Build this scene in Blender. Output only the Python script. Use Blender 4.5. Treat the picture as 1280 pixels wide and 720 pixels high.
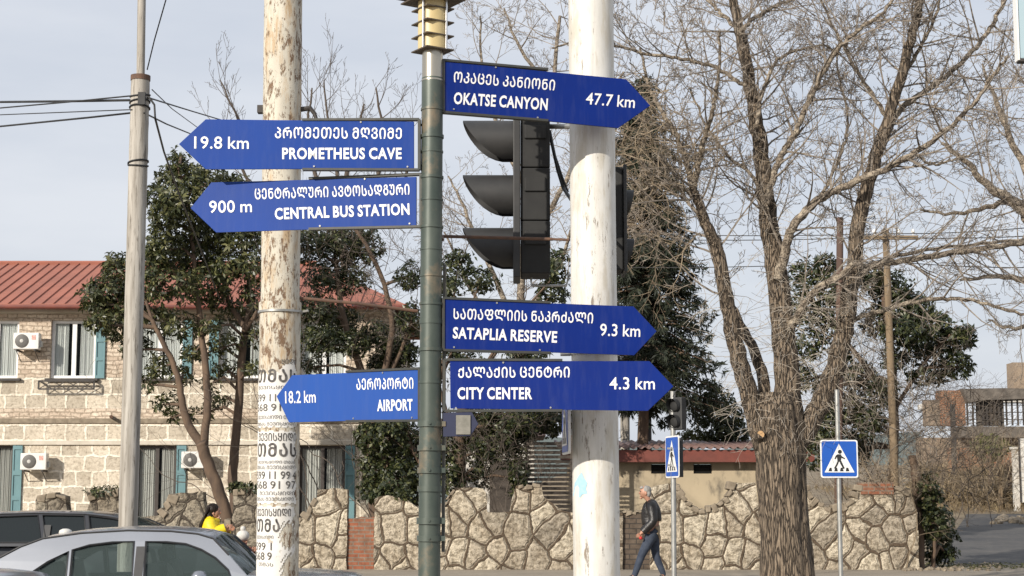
import bpy, bmesh, math, random
import numpy as np
from mathutils import Vector, Matrix
from mathutils.geometry import tessellate_polygon

for o in list(bpy.data.objects): bpy.data.objects.remove(o)
SC = bpy.context.scene
COL = SC.collection
PI = math.pi
R = math.radians

# ------------------------------------------------------------------ camera, sky, sun, exposure
F = 2100.0                      # focal length in photo pixels (photo is 1280 wide)
PITCH = math.atan(268.0 / F)
CAMZ = 1.6
cam = bpy.data.objects.new('camera', bpy.data.cameras.new('camera'))
COL.objects.link(cam)
cam.location = (0, 0, CAMZ)
cam.rotation_euler = (PI / 2 + PITCH, 0, 0)
cam.data.sensor_width = 36
cam.data.lens = 36 * F / 1280
cam.data.clip_end = 3000
cam.data.clip_start = 0.1
SC.camera = cam

SUN_AZ, SUN_EL = R(-142), R(23)     # azimuth clockwise from +Y (view direction)
w = bpy.data.worlds.new('World'); SC.world = w; w.use_nodes = True
nt = w.node_tree; nt.nodes.clear()
wo = nt.nodes.new('ShaderNodeOutputWorld')
sky = nt.nodes.new('ShaderNodeTexSky'); sky.sky_type = 'NISHITA'; sky.sun_disc = False
sky.sun_elevation = SUN_EL; sky.sun_rotation = SUN_AZ % (2 * PI)
sky.dust_density = 2.5; sky.air_density = 1.2
b1 = nt.nodes.new('ShaderNodeBackground'); b1.inputs[1].default_value = 0.10
nt.links.new(sky.outputs[0], b1.inputs[0])
# thin high cloud sheet in front of the blue sky
b2 = nt.nodes.new('ShaderNodeBackground'); b2.inputs[1].default_value = 1.0
tc = nt.nodes.new('ShaderNodeTexCoord')
mp = nt.nodes.new('ShaderNodeMapping'); mp.inputs['Scale'].default_value = (1.6, 1.6, 6.0)
nz = nt.nodes.new('ShaderNodeTexNoise'); nz.inputs['Scale'].default_value = 2.2; nz.inputs['Detail'].default_value = 5
cr = nt.nodes.new('ShaderNodeValToRGB')
cr.color_ramp.elements[0].position = 0.36; cr.color_ramp.elements[0].color = (0.60, 0.645, 0.735, 1)
cr.color_ramp.elements[1].position = 0.66; cr.color_ramp.elements[1].color = (0.76, 0.785, 0.845, 1)
nt.links.new(tc.outputs['Generated'], mp.inputs[0]); nt.links.new(mp.outputs[0], nz.inputs[0])
nt.links.new(nz.outputs[0], cr.inputs[0]); nt.links.new(cr.outputs[0], b2.inputs[0])
mx = nt.nodes.new('ShaderNodeMixShader'); mx.inputs[0].default_value = 0.86
nt.links.new(b1.outputs[0], mx.inputs[1]); nt.links.new(b2.outputs[0], mx.inputs[2])
nt.links.new(mx.outputs[0], wo.inputs[0])

sl = bpy.data.lights.new('sun', 'SUN'); sl.energy = 4.7; sl.angle = R(0.5); sl.color = (1.0, 0.925, 0.82)
sun = bpy.data.objects.new('sun', sl); COL.objects.link(sun)
sd = Vector((math.sin(SUN_AZ) * math.cos(SUN_EL), math.cos(SUN_AZ) * math.cos(SUN_EL), math.sin(SUN_EL)))
sun.rotation_euler = sd.to_track_quat('Z', 'Y').to_euler()
sun.location = sd * 50
SC.view_settings.view_transform = 'Standard'
SC.view_settings.look = 'None'
SC.view_settings.exposure = 0.12
SC.view_settings.gamma = 1.0
SC.view_settings.use_curve_mapping = False
SC.cycles.max_bounces = 6
SC.cycles.transparent_max_bounces = 12

# ------------------------------------------------------------------ helpers
CP, SP = math.cos(PITCH), math.sin(PITCH)

def at(px, py, Y):
    """The point of the place seen at photo pixel (px, py) at distance Y along the view."""
    u = (px - 640) / F; v = (360 - py) / F
    dy = CP - v * SP; dz = SP + v * CP
    t = Y / dy
    return Vector((u * t, Y, CAMZ + dz * t))

def ppm(Y): return F / Y

class MB:
    def __init__(self): self.v = []; self.f = []; self.m = []; self.mi = 0
    def add(self, vs, fs):
        b = len(self.v); self.v.extend([tuple(x) for x in vs])
        self.f.extend([tuple(i + b for i in q) for q in fs]); self.m.extend([self.mi] * len(fs))
        return self
    def box(self, c, s, M=None, bevel=0):
        x, y, z = [k / 2 for k in s]
        vs = [Vector((a * x, b * y, d * z)) for d in (-1, 1) for b in (-1, 1) for a in (-1, 1)]
        if M is not None: vs = [M @ p for p in vs]
        c = Vector(c)
        return self.add([c + p for p in vs], [(0, 2, 3, 1), (4, 5, 7, 6), (0, 1, 5, 4), (2, 6, 7, 3), (0, 4, 6, 2), (1, 3, 7, 5)])
    def box2(self, a, b):
        return self.box([(p + q) / 2 for p, q in zip(a, b)], [abs(q - p) for p, q in zip(a, b)])
    def tube(self, pts, rad, n=8, cap=True):
        pts = [Vector(p) for p in pts]
        if not hasattr(rad, '__len__'): rad = [rad] * len(pts)
        vs, fs = [], []; side = None
        for i, p in enumerate(pts):
            d = (pts[min(i + 1, len(pts) - 1)] - pts[max(i - 1, 0)])
            if d.length < 1e-9: d = Vector((0, 0, 1))
            d.normalize()
            if side is None:
                side = d.orthogonal().normalized()
            else:
                side = side - d * side.dot(d)
                side = side.normalized() if side.length > 1e-6 else d.orthogonal().normalized()
            up = d.cross(side)
            for k in range(n):
                a = 2 * PI * k / n
                vs.append(p + (side * math.cos(a) + up * math.sin(a)) * rad[i])
        for i in range(len(pts) - 1):
            for k in range(n):
                k2 = (k + 1) % n
                fs.append((i * n + k, i * n + k2, (i + 1) * n + k2, (i + 1) * n + k))
        if cap:
            fs.append(tuple(reversed(range(n)))); fs.append(tuple((len(pts) - 1) * n + k for k in range(n)))
        return self.add(vs, fs)
    def prism(self, poly, thick, axis=Vector((0, 1, 0))):
        """poly: list of 3D points in one plane, extruded along axis*thick"""
        n = len(poly); axis = Vector(axis) * thick
        A = [Vector(p) for p in poly]; B = [p + axis for p in A]
        tris = tessellate_polygon([A])
        fs = [tuple(t) for t in tris] + [tuple(n + k for k in reversed(t)) for t in tris]
        fs += [(i, (i + 1) % n, n + (i + 1) % n, n + i) for i in range(n)]
        return self.add(A + B, fs)
    def holed(self, outer, holes, thick, axis=Vector((0, 1, 0))):
        loops = [[Vector(p) for p in outer]] + [[Vector(p) for p in h] for h in holes]
        tris = tessellate_polygon(loops)
        A = [p for l in loops for p in l]; n = len(A); ax = Vector(axis) * thick
        fs = [tuple(t) for t in tris] + [tuple(n + k for k in reversed(t)) for t in tris]
        b = 0
        for l in loops:
            m = len(l); fs += [(b + i, b + (i + 1) % m, n + b + (i + 1) % m, n + b + i) for i in range(m)]; b += m
        return self.add(A + [p + ax for p in A], fs)
    def lathe(self, c, prof, n=20, M=None):
        c = Vector(c); vs, fs = [], []
        for r, z in prof:
            for k in range(n):
                a = 2 * PI * k / n; p = Vector((r * math.cos(a), r * math.sin(a), z))
                vs.append(c + (M @ p if M is not None else p))
        for i in range(len(prof) - 1):
            for k in range(n):
                k2 = (k + 1) % n; fs.append((i * n + k, i * n + k2, (i + 1) * n + k2, (i + 1) * n + k))
        fs.append(tuple(reversed(range(n)))); fs.append(tuple((len(prof) - 1) * n + k for k in range(n)))
        return self.add(vs, fs)
    def build(self, name, mats, parent=None, smooth=False, bevel=0, fix=True):
        off = Vector(parent_origin(parent)) if parent else Vector((0, 0, 0))
        me = bpy.data.meshes.new(name)
        me.from_pydata([(x[0] - off.x, x[1] - off.y, x[2] - off.z) for x in self.v], [], self.f)
        if not isinstance(mats, (list, tuple)): mats = [mats]
        for m in mats: me.materials.append(m)
        if len(mats) > 1: me.polygons.foreach_set('material_index', self.m)
        if fix and len(self.f) < 30000:
            bm = bmesh.new(); bm.from_mesh(me); bmesh.ops.recalc_face_normals(bm, faces=bm.faces); bm.to_mesh(me); bm.free()
        if smooth is True: me.polygons.foreach_set('use_smooth', [True] * len(me.polygons))
        o = bpy.data.objects.new(name, me); COL.objects.link(o)
        if smooth == 'auto':
            me.polygons.foreach_set('use_smooth', [True] * len(me.polygons))
            me.set_sharp_from_angle(angle=R(35))
        if bevel:
            bv = o.modifiers.new('bevel', 'BEVEL'); bv.width = bevel; bv.segments = 2; bv.limit_method = 'ANGLE'
        if parent: o.parent = parent
        return o

def parent_origin(p):
    v = Vector((0, 0, 0))
    while p is not None:
        v += Vector(p.location); p = p.parent
    return v

def tag(o, label=None, cat=None, group=None, kind=None):
    if label: o['label'] = label
    if cat: o['category'] = cat
    if group: o['group'] = group
    if kind: o['kind'] = kind
    return o

def thing(name, loc, label, cat, group=None):
    o = bpy.data.objects.new(name, None); COL.objects.link(o); o.location = loc
    o.empty_display_size = 0.2
    return tag(o, label, cat, group)

def copy_tree(o, parent=None):
    c = o.copy(); COL.objects.link(c); c.parent = parent
    for ch in list(o.children): copy_tree(ch, c)
    return c

# ---------------------------------------------------------------- materials
def newmat(name):
    m = bpy.data.materials.new(name); m.use_nodes = True
    return m, m.node_tree, m.node_tree.nodes['Principled BSDF']

def N(nt, t, **kw):
    n = nt.nodes.new('ShaderNode' + t)
    for k, v in kw.items():
        if k in n.inputs: n.inputs[k].default_value = v
        else: setattr(n, k, v)
    return n

def ramp(nt, src, stops):
    r = nt.nodes.new('ShaderNodeValToRGB'); e = r.color_ramp.elements
    while len(e) < len(stops): e.new(0.5)
    for el, (p, c) in zip(e, stops):
        el.position = p; el.color = (*c, 1) if len(c) == 3 else c
    nt.links.new(src, r.inputs[0]); return r.outputs[0]

def coords(nt, scale=(1, 1, 1), kind='Object'):
    t = N(nt, 'TexCoord'); m = N(nt, 'Mapping'); m.inputs['Scale'].default_value = scale
    nt.links.new(t.outputs[kind], m.inputs[0]); return m.outputs[0]

def mixc(nt, fac, a, b, mode='MIX'):
    m = nt.nodes.new('ShaderNodeMix'); m.data_type = 'RGBA'; m.blend_type = mode
    if hasattr(fac, 'is_linked') or hasattr(fac, 'node'): nt.links.new(fac, m.inputs[0])
    else: m.inputs[0].default_value = fac
    for s, i in ((a, 6), (b, 7)):
        if isinstance(s, tuple): m.inputs[i].default_value = (*s, 1)
        else: nt.links.new(s, m.inputs[i])
    return m.outputs[2]

def bump(nt, bs, h, strength, dist=0.02):
    b = N(nt, 'Bump'); b.inputs['Strength'].default_value = strength; b.inputs['Distance'].default_value = dist
    nt.links.new(h, b.inputs['Height']); nt.links.new(b.outputs[0], bs.inputs['Normal']); return b

def noise(nt, vec, scale, detail=6, rough=0.6, dist=0):
    n = N(nt, 'TexNoise'); n.inputs['Scale'].default_value = scale; n.inputs['Detail'].default_value = detail
    n.inputs['Roughness'].default_value = rough; n.inputs['Distortion'].default_value = dist
    nt.links.new(vec, n.inputs[0]); return n.outputs[0]

def plain(name, c1, c2=None, scale=6, rough=0.6, bmp=0.0, metal=0.0, sc=(1, 1, 1), lo=0.35, hi=0.65, detail=6, dist=0.01):
    m, t, bs = newmat(name)
    bs.inputs['Roughness'].default_value = rough; bs.inputs['Metallic'].default_value = metal
    c2 = c2 or tuple(k * 0.8 for k in c1)
    v = coords(t, sc); n = noise(t, v, scale, detail)
    t.links.new(ramp(t, n, [(lo, c1), (hi, c2)]), bs.inputs['Base Color'])
    if bmp: bump(t, bs, n, bmp, dist)
    return m

def layered(name, stops1, sc1, scale1, stops2, sc2, scale2, rough=0.6, bmp=0.3, metal=0.0):
    """base ramp, overlaid with a masked second colour (stops2 = lo, hi, colour)"""
    m, t, bs = newmat(name); bs.inputs['Roughness'].default_value = rough; bs.inputs['Metallic'].default_value = metal
    n1 = noise(t, coords(t, sc1), scale1); base = ramp(t, n1, stops1)
    n2 = noise(t, coords(t, sc2), scale2, 8, 0.65)
    lo, hi, c = stops2
    msk = ramp(t, n2, [(lo, (0, 0, 0)), (hi, (1, 1, 1))])
    t.links.new(mixc(t, msk, base, c), bs.inputs['Base Color'])
    bump(t, bs, n2, bmp, 0.01)
    return m

def leaf_mat(name, c1, c2, c3, rough=0.42):
    m, t, bs = newmat(name)
    g = N(t, 'NewGeometry')
    t.links.new(ramp(t, g.outputs['Random Per Island'], [(0.0, c1), (0.55, c2), (1.0, c3)]), bs.inputs['Base Color'])
    bs.inputs['Roughness'].default_value = rough
    out = t.nodes['Material Output']
    tr = N(t, 'BsdfTranslucent'); t.links.new(mixc(t, 0.5, (0.05, 0.08, 0.01), c3), tr.inputs[0])
    ms = N(t, 'MixShader'); ms.inputs[0].default_value = 0.15
    t.links.new(bs.outputs[0], ms.inputs[1]); t.links.new(tr.outputs[0], ms.inputs[2]); t.links.new(ms.outputs[0], out.inputs[0])
    return m

def bark_mat(name, cdark, cmid, clight, vs=14, stretch=0.22, bmp=0.9, patch=None):
    m, t, bs = newmat(name); bs.inputs['Roughness'].default_value = 0.9
    v = coords(t, (1, 1, stretch))
    vo = N(t, 'TexVoronoi'); vo.feature = 'DISTANCE_TO_EDGE'; vo.inputs['Scale'].default_value = vs
    nd = N(t, 'TexNoise'); nd.inputs['Scale'].default_value = 9; t.links.new(v, nd.inputs[0])
    t.links.new(mixc(t, 0.2, v, nd.outputs[1], 'ADD'), vo.inputs['Vector'])
    h = ramp(t, vo.outputs[0], [(0.0, (0, 0, 0)), (0.16, (1, 1, 1))])
    n = noise(t, coords(t, (1, 1, 0.6)), 26, 8, 0.7)
    base = ramp(t, n, [(0.3, cmid), (0.7, clight)])
    c = mixc(t, h, cdark, base)
    if patch:
        n2 = noise(t, coords(t, (1, 1, 2.5)), 5, 6, 0.7)
        c = mixc(t, ramp(t, n2, [(0.5, (0, 0, 0)), (0.62, (1, 1, 1))]), c, patch)
    t.links.new(c, bs.inputs['Base Color'])
    mm = N(t, 'Math'); mm.operation = 'MULTIPLY_ADD'; mm.inputs[1].default_value = 0.5
    t.links.new(n, mm.inputs[0]); t.links.new(h, mm.inputs[2])
    bump(t, bs, mm.outputs[0], bmp, 0.03)
    return m

MAT = {}
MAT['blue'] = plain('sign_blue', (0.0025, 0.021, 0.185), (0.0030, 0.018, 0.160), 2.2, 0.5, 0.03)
MAT['blue_sunlit'] = plain('sign_blue_sunlit', (0.006, 0.046, 0.265), (0.008, 0.043, 0.235), 2.2, 0.5, 0.03)  # same sign blue with sunlit brightness painted in, for the left boards
MAT['blue_faded_sunlit'] = plain('sign_blue_faded_sunlit', (0.022, 0.078, 0.32), (0.026, 0.074, 0.29), 2.2, 0.55, 0.03)  # AIRPORT board: part fading, part sunlight put into the colour
for k in ('blue', 'blue_sunlit', 'blue_faded_sunlit'):      # road dust in faint streaks over the enamel
    t_ = MAT[k].node_tree; b_ = t_.nodes['Principled BSDF']; src = b_.inputs['Base Color'].links[0].from_socket
    d1 = ramp(t_, noise(t_, coords(t_, (5, 5, .7)), 6, 8, .7), [(.48, (0, 0, 0)), (.75, (.09, .09, .09))])
    t_.links.new(mixc(t_, d1, src, (.16, .18, .26)), b_.inputs['Base Color'])
for k in ('blue', 'blue_sunlit', 'blue_faded_sunlit'): MAT[k].node_tree.nodes['Principled BSDF'].inputs['Specular IOR Level'].default_value = 0.18
MAT['letters'] = plain('sign_white', (0.82, 0.82, 0.82), (0.78, 0.78, 0.78), 20, 0.5)
MAT['frame'] = plain('frame_grey', (0.045, 0.052, 0.050), (0.07, 0.065, 0.055), 12, 0.5, 0.1, 0.3)
MAT['post'] = layered('post_green', [(0.3, (0.045, 0.062, 0.053)), (0.7, (0.085, 0.102, 0.086))], (1, 1, 0.5), 9,
                      (0.52, 0.68, (0.19, 0.15, 0.10)), (1, 1, 0.8), 6, 0.45, 0.08, 0.2)
MAT['collar'] = plain('collar_metal', (0.50, 0.46, 0.38), (0.36, 0.33, 0.27), 5, 0.3, 0.02, 0.85, (1, 1, 0.1))
MAT['lampbody'] = plain('lamp_cream', (0.62, 0.50, 0.26), (0.50, 0.39, 0.19), 8, 0.4, 0.02, 0.0, (1, 1, 0.4))
MAT['lampplate'] = plain('lamp_plate', (0.13, 0.10, 0.07), (0.07, 0.055, 0.04), 14, 0.5, 0.05, 0.4)
MAT['chrome'] = plain('chrome', (0.75, 0.74, 0.72), (0.6, 0.6, 0.6), 8, 0.25, 0, 0.9)
MAT['whitepole'] = layered('pole_white_paint', [(0.38, (0.70, 0.685, 0.64)), (0.62, (0.50, 0.485, 0.45))], (1, 1, 0.09), 14,
                           (0.545, 0.64, (0.33, 0.29, 0.235)), (3.2, 3.2, 0.22), 9, 0.55, 0.3)
def flaking(name, cream, ochre, rust, zs, t1, t2, streak, rough=0.75):
    m, t, bs = newmat(name); bs.inputs['Roughness'].default_value = rough
    base = ramp(t, noise(t, coords(t, (1, 1, .35)), 9, 6), [(0.35, cream), (0.62, tuple(k * .82 for k in cream))])
    oc = noise(t, coords(t, (2.5, 2.5, .5)), 6, 8, .7)
    base = mixc(t, ramp(t, oc, [(0.50, (0, 0, 0)), (0.62, (.8, .8, .8))]), base, ochre)
    n2 = noise(t, coords(t, (2.4, 2.4, zs)), 15, 12, 0.78)
    n3 = noise(t, coords(t, (1, 1, .6)), 3.2, 4)
    ad = N(t, 'Math'); ad.operation = 'MULTIPLY_ADD'; ad.inputs[1].default_value = .35; t.links.new(n3, ad.inputs[0]); t.links.new(n2, ad.inputs[2])
    msk = ramp(t, ad.outputs[0], [(t1, (0, 0, 0)), (t2, (1, 1, 1))])
    c = mixc(t, msk, base, mixc(t, n2, rust, tuple(k * 1.7 for k in rust)))
    if streak: c = mixc(t, ramp(t, noise(t, coords(t, (9, 9, .16)), 6, 5, .6), [(0.58, (0, 0, 0)), (0.72, (.38, .38, .38))]), c, (0.36, 0.335, 0.295))
    t.links.new(c, bs.inputs['Base Color'])
    inv = N(t, 'Math'); inv.operation = 'SUBTRACT'; inv.inputs[0].default_value = 1; t.links.new(msk, inv.inputs[1]); bump(t, bs, inv.outputs[0], .5, .004)
    return m
MAT['rustpole'] = flaking('pole_flaking_cream', (0.58, 0.54, 0.45), (0.40, 0.27, 0.14), (0.115, 0.07, 0.04), .8, .715, .755, False)
MAT['whitepole'] = flaking('pole_white_paint', (0.70, 0.685, 0.64), (0.50, 0.46, 0.38), (0.16, 0.13, 0.10), .40, .775, .82, True, .5)
MAT['concrete'] = layered('pole_concrete', [(0.36, (0.47, 0.44, 0.39)), (0.64, (0.25, 0.225, 0.19))], (1.6, 1.6, 0.07), 11,
                          (0.55, 0.66, (0.16, 0.14, 0.115)), (3, 3, 0.35), 9, 0.85, 0.5)
MAT['steel'] = plain('galvanised', (0.42, 0.42, 0.40), (0.33, 0.33, 0.31), 10, 0.4, 0.05, 0.6)
MAT['rust'] = plain('rusty_iron', (0.14, 0.075, 0.045), (0.08, 0.05, 0.04), 20, 0.8, 0.2)
MAT['black'] = plain('signal_black', (0.024, 0.0245, 0.025), (0.036, 0.0355, 0.035), 9, 0.55, 0.05)
MAT['blackin'] = plain('signal_black_dull', (0.013, 0.013, 0.013), (0.021, 0.021, 0.020), 9, 0.75, 0.02)
MAT['cable'] = plain('cable_black', (0.015, 0.015, 0.015), (0.03, 0.03, 0.03), 9, 0.6)
MAT['lensr'] = plain('lens_red', (0.16, 0.01, 0.01), None, 40, 0.25)
MAT['lensy'] = plain('lens_amber', (0.22, 0.12, 0.01), None, 40, 0.25)
MAT['lensg'] = plain('lens_green', (0.01, 0.12, 0.07), None, 40, 0.25)
MAT['paper'] = layered('poster_paper', [(0.3, (0.74, 0.73, 0.70)), (0.7, (0.64, 0.62, 0.58))], (1, 1, 1), 9,
                       (0.62, 0.70, (0.34, 0.28, 0.20)), (1, 1, 1), 7, 0.8, 0.1)
MAT['ink'] = plain('poster_ink', (0.035, 0.032, 0.03), (0.16, 0.15, 0.14), 40, 0.8)
MAT['stickerblue'] = plain('sticker_blue', (0.28, 0.52, 0.68), (0.42, 0.60, 0.70), 14, 0.6)
MAT['navy'] = plain('board_navy', (0.018, 0.024, 0.065), (0.014, 0.018, 0.05), 6, 0.6)
MAT['greypanel'] = plain('board_grey', (0.23, 0.22, 0.19), (0.16, 0.155, 0.13), 30, 0.7)
MAT['rsblue'] = plain('roadsign_blue', (0.012, 0.09, 0.42), (0.011, 0.08, 0.38), 5, 0.4)
MAT['rswhite'] = plain('roadsign_white', (0.76, 0.76, 0.74), (0.68, 0.68, 0.66), 8, 0.45)
MAT['rsblack'] = plain('roadsign_black', (0.015, 0.015, 0.015), (0.02, 0.02, 0.02), 8, 0.5)
MAT['skin'] = plain('skin', (0.46, 0.25, 0.17), (0.40, 0.20, 0.13), 20, 0.5)
MAT['greyhair'] = plain('hair_grey', (0.34, 0.33, 0.31), (0.20, 0.195, 0.18), 60, 0.8, 0.4, 0, (1, 1, 0.4))
MAT['darkhair'] = plain('hair_dark', (0.020, 0.013, 0.010), (0.035, 0.022, 0.016), 40, 0.45, 0.4, 0, (1, 1, 0.3))
MAT['leather'] = plain('black_leather', (0.013, 0.012, 0.012), (0.020, 0.018, 0.018), 14, 0.38, 0.5, 0, (1, 1, 1), 0.35, 0.65, 4, 0.03)
MAT['beige'] = plain('beige_knit', (0.36, 0.29, 0.20), (0.28, 0.22, 0.15), 40, 0.9, 0.2)
MAT['jeans'] = plain('blue_jeans', (0.022, 0.032, 0.055), (0.045, 0.058, 0.085), 9, 0.85, 0.3)
MAT['shoe'] = plain('dark_shoe', (0.02, 0.018, 0.016), (0.03, 0.026, 0.022), 20, 0.5)
MAT['yellow'] = plain('yellow_down', (0.80, 0.62, 0.015), (0.72, 0.53, 0.012), 6, 0.5, 0.5, 0, (1, 1, 5), 0.35, 0.65, 2, 0.03)
MAT['wool'] = plain('white_wool', (0.62, 0.60, 0.56), (0.48, 0.46, 0.43), 60, 0.95, 0.5)
MAT['redcoat'] = plain('dark_red_coat', (0.22, 0.015, 0.02), (0.16, 0.012, 0.016), 12, 0.7, 0.2)
MAT['redthing'] = plain('red_cloth', (0.5, 0.03, 0.02), (0.4, 0.02, 0.02), 20, 0.6)
MAT['trousers'] = plain('dark_trousers', (0.03, 0.03, 0.035), (0.045, 0.045, 0.05), 12, 0.85, 0.2)

def carpaint(name, c, metal=0.6, rough=0.28):
    m, t, bs = newmat(name)
    n = noise(t, coords(t), 1.4, 6)
    t.links.new(ramp(t, n, [(0.35, c), (0.7, tuple(k * 0.88 for k in c))]), bs.inputs['Base Color'])
    bs.inputs['Metallic'].default_value = metal; bs.inputs['Roughness'].default_value = rough
    bs.inputs['Coat Weight'].default_value = 0.6; bs.inputs['Coat Roughness'].default_value = 0.08
    return m
MAT['silver'] = carpaint('paint_silver', (0.34, 0.355, 0.385), 0.75, 0.27)
MAT['darkpaint'] = carpaint('paint_dark', (0.022, 0.024, 0.03), 0.3, 0.3)
MAT['greypaint'] = carpaint('paint_grey', (0.22, 0.23, 0.25), 0.6, 0.3)
MAT['rubber'] = plain('rubber', (0.02, 0.02, 0.02), (0.03, 0.03, 0.03), 20, 0.8)
MAT['trim'] = plain('black_trim', (0.018, 0.018, 0.02), (0.025, 0.025, 0.026), 20, 0.45)
MAT['seat'] = plain('car_seat', (0.05, 0.05, 0.055), (0.07, 0.07, 0.075), 20, 0.85)
def glassmat(name, tint, alpha_mix, rough=0.03):
    m, t, bs = newmat(name)
    bs.inputs['Base Color'].default_value = (0.02, 0.026, 0.028, 1); bs.inputs['Roughness'].default_value = rough
    tr = N(t, 'BsdfTransparent'); tr.inputs[0].default_value = (*tint, 1)
    ms = N(t, 'MixShader'); ms.inputs[0].default_value = alpha_mix
    t.links.new(tr.outputs[0], ms.inputs[1]); t.links.new(bs.outputs[0], ms.inputs[2])
    t.links.new(ms.outputs[0], t.nodes['Material Output'].inputs[0])
    return m
MAT['carglass'] = glassmat('car_glass', (0.86, 0.94, 0.93), 0.34)
MAT['carglass'].node_tree.nodes['Principled BSDF'].inputs['Base Color'].default_value = (0.10, 0.135, 0.13, 1)
MAT['winglass'] = glassmat('window_glass', (0.93, 0.95, 0.95), 0.14)
MAT['darkglass'] = glassmat('tinted_glass', (0.12, 0.13, 0.15), 0.75)
MAT['lamp_glass'] = plain('headlamp', (0.6, 0.62, 0.65), None, 30, 0.15, 0, 0.4)
MAT['redlamp'] = plain('tail_lamp', (0.3, 0.02, 0.02), None, 30, 0.2)

MAT['roofred'] = plain('roof_red_metal', (0.36, 0.130, 0.084), (0.28, 0.105, 0.07), 1.2, 0.65, 0.02, 0.0)
MAT['cornice'] = plain('cornice_plaster', (0.58, 0.53, 0.45), (0.48, 0.43, 0.35), 3, 0.85, 0.1)
MAT['pvc'] = plain('white_window_frame', (0.78, 0.78, 0.77), (0.72, 0.72, 0.71), 8, 0.4)
MAT['darkframe'] = plain('dark_window_frame', (0.035, 0.028, 0.024), (0.05, 0.04, 0.035), 8, 0.5)
MAT['teal'] = plain('teal_shutter', (0.125, 0.24, 0.26), (0.10, 0.20, 0.225), 6, 0.6, 0.05, 0, (1, 1, 0.4))
MAT['iron'] = plain('black_iron', (0.03, 0.026, 0.024), (0.05, 0.042, 0.036), 14, 0.6)
MAT['acwhite'] = plain('ac_white', (0.72, 0.71, 0.68), (0.64, 0.62, 0.58), 5, 0.5)
MAT['acgrille'] = plain('ac_grille', (0.09, 0.085, 0.08), (0.13, 0.125, 0.115), 50, 0.6)
MAT['achub'] = plain('ac_hub', (0.5, 0.49, 0.46), None, 20, 0.5)
MAT['accard'] = plain('ac_sticker', (0.55, 0.12, 0.08), (0.6, 0.5, 0.45), 30, 0.6)
def curtain(name, c1, c2):
    m, t, bs = newmat(name); bs.inputs['Roughness'].default_value = 0.9
    v = coords(t, (1, 1, 0.02)); n = noise(t, v, 9, 4)
    t.links.new(ramp(t, n, [(0.35, c1), (0.65, c2)]), bs.inputs['Base Color']); bump(t, bs, n, 0.6, 0.05)
    return m
MAT['curtain'] = curtain('curtain_pale', (0.66, 0.68, 0.66), (0.84, 0.85, 0.82))
MAT['curtaingrey'] = curtain('curtain_grey', (0.42, 0.42, 0.39), (0.60, 0.59, 0.55))
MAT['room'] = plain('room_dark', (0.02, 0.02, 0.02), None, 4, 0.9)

def xz(nt, sx=1.0, sz=1.0):
    """object x,z as a 2-D texture plane"""
    t = N(nt, 'TexCoord'); s = N(nt, 'SeparateXYZ'); c = N(nt, 'CombineXYZ')
    nt.links.new(t.outputs['Object'], s.inputs[0])
    ad = N(nt, 'Math'); ad.operation = 'ADD'; nt.links.new(s.outputs[0], ad.inputs[0]); nt.links.new(s.outputs[1], ad.inputs[1])
    nt.links.new(ad.outputs[0], c.inputs[0]); nt.links.new(s.outputs[2], c.inputs[1])
    m = N(nt, 'Mapping'); m.inputs['Scale'].default_value = (sx, sz, 1); nt.links.new(c.outputs[0], m.inputs[0])
    return m.outputs[0], s.outputs[2], c.outputs[0]

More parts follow.
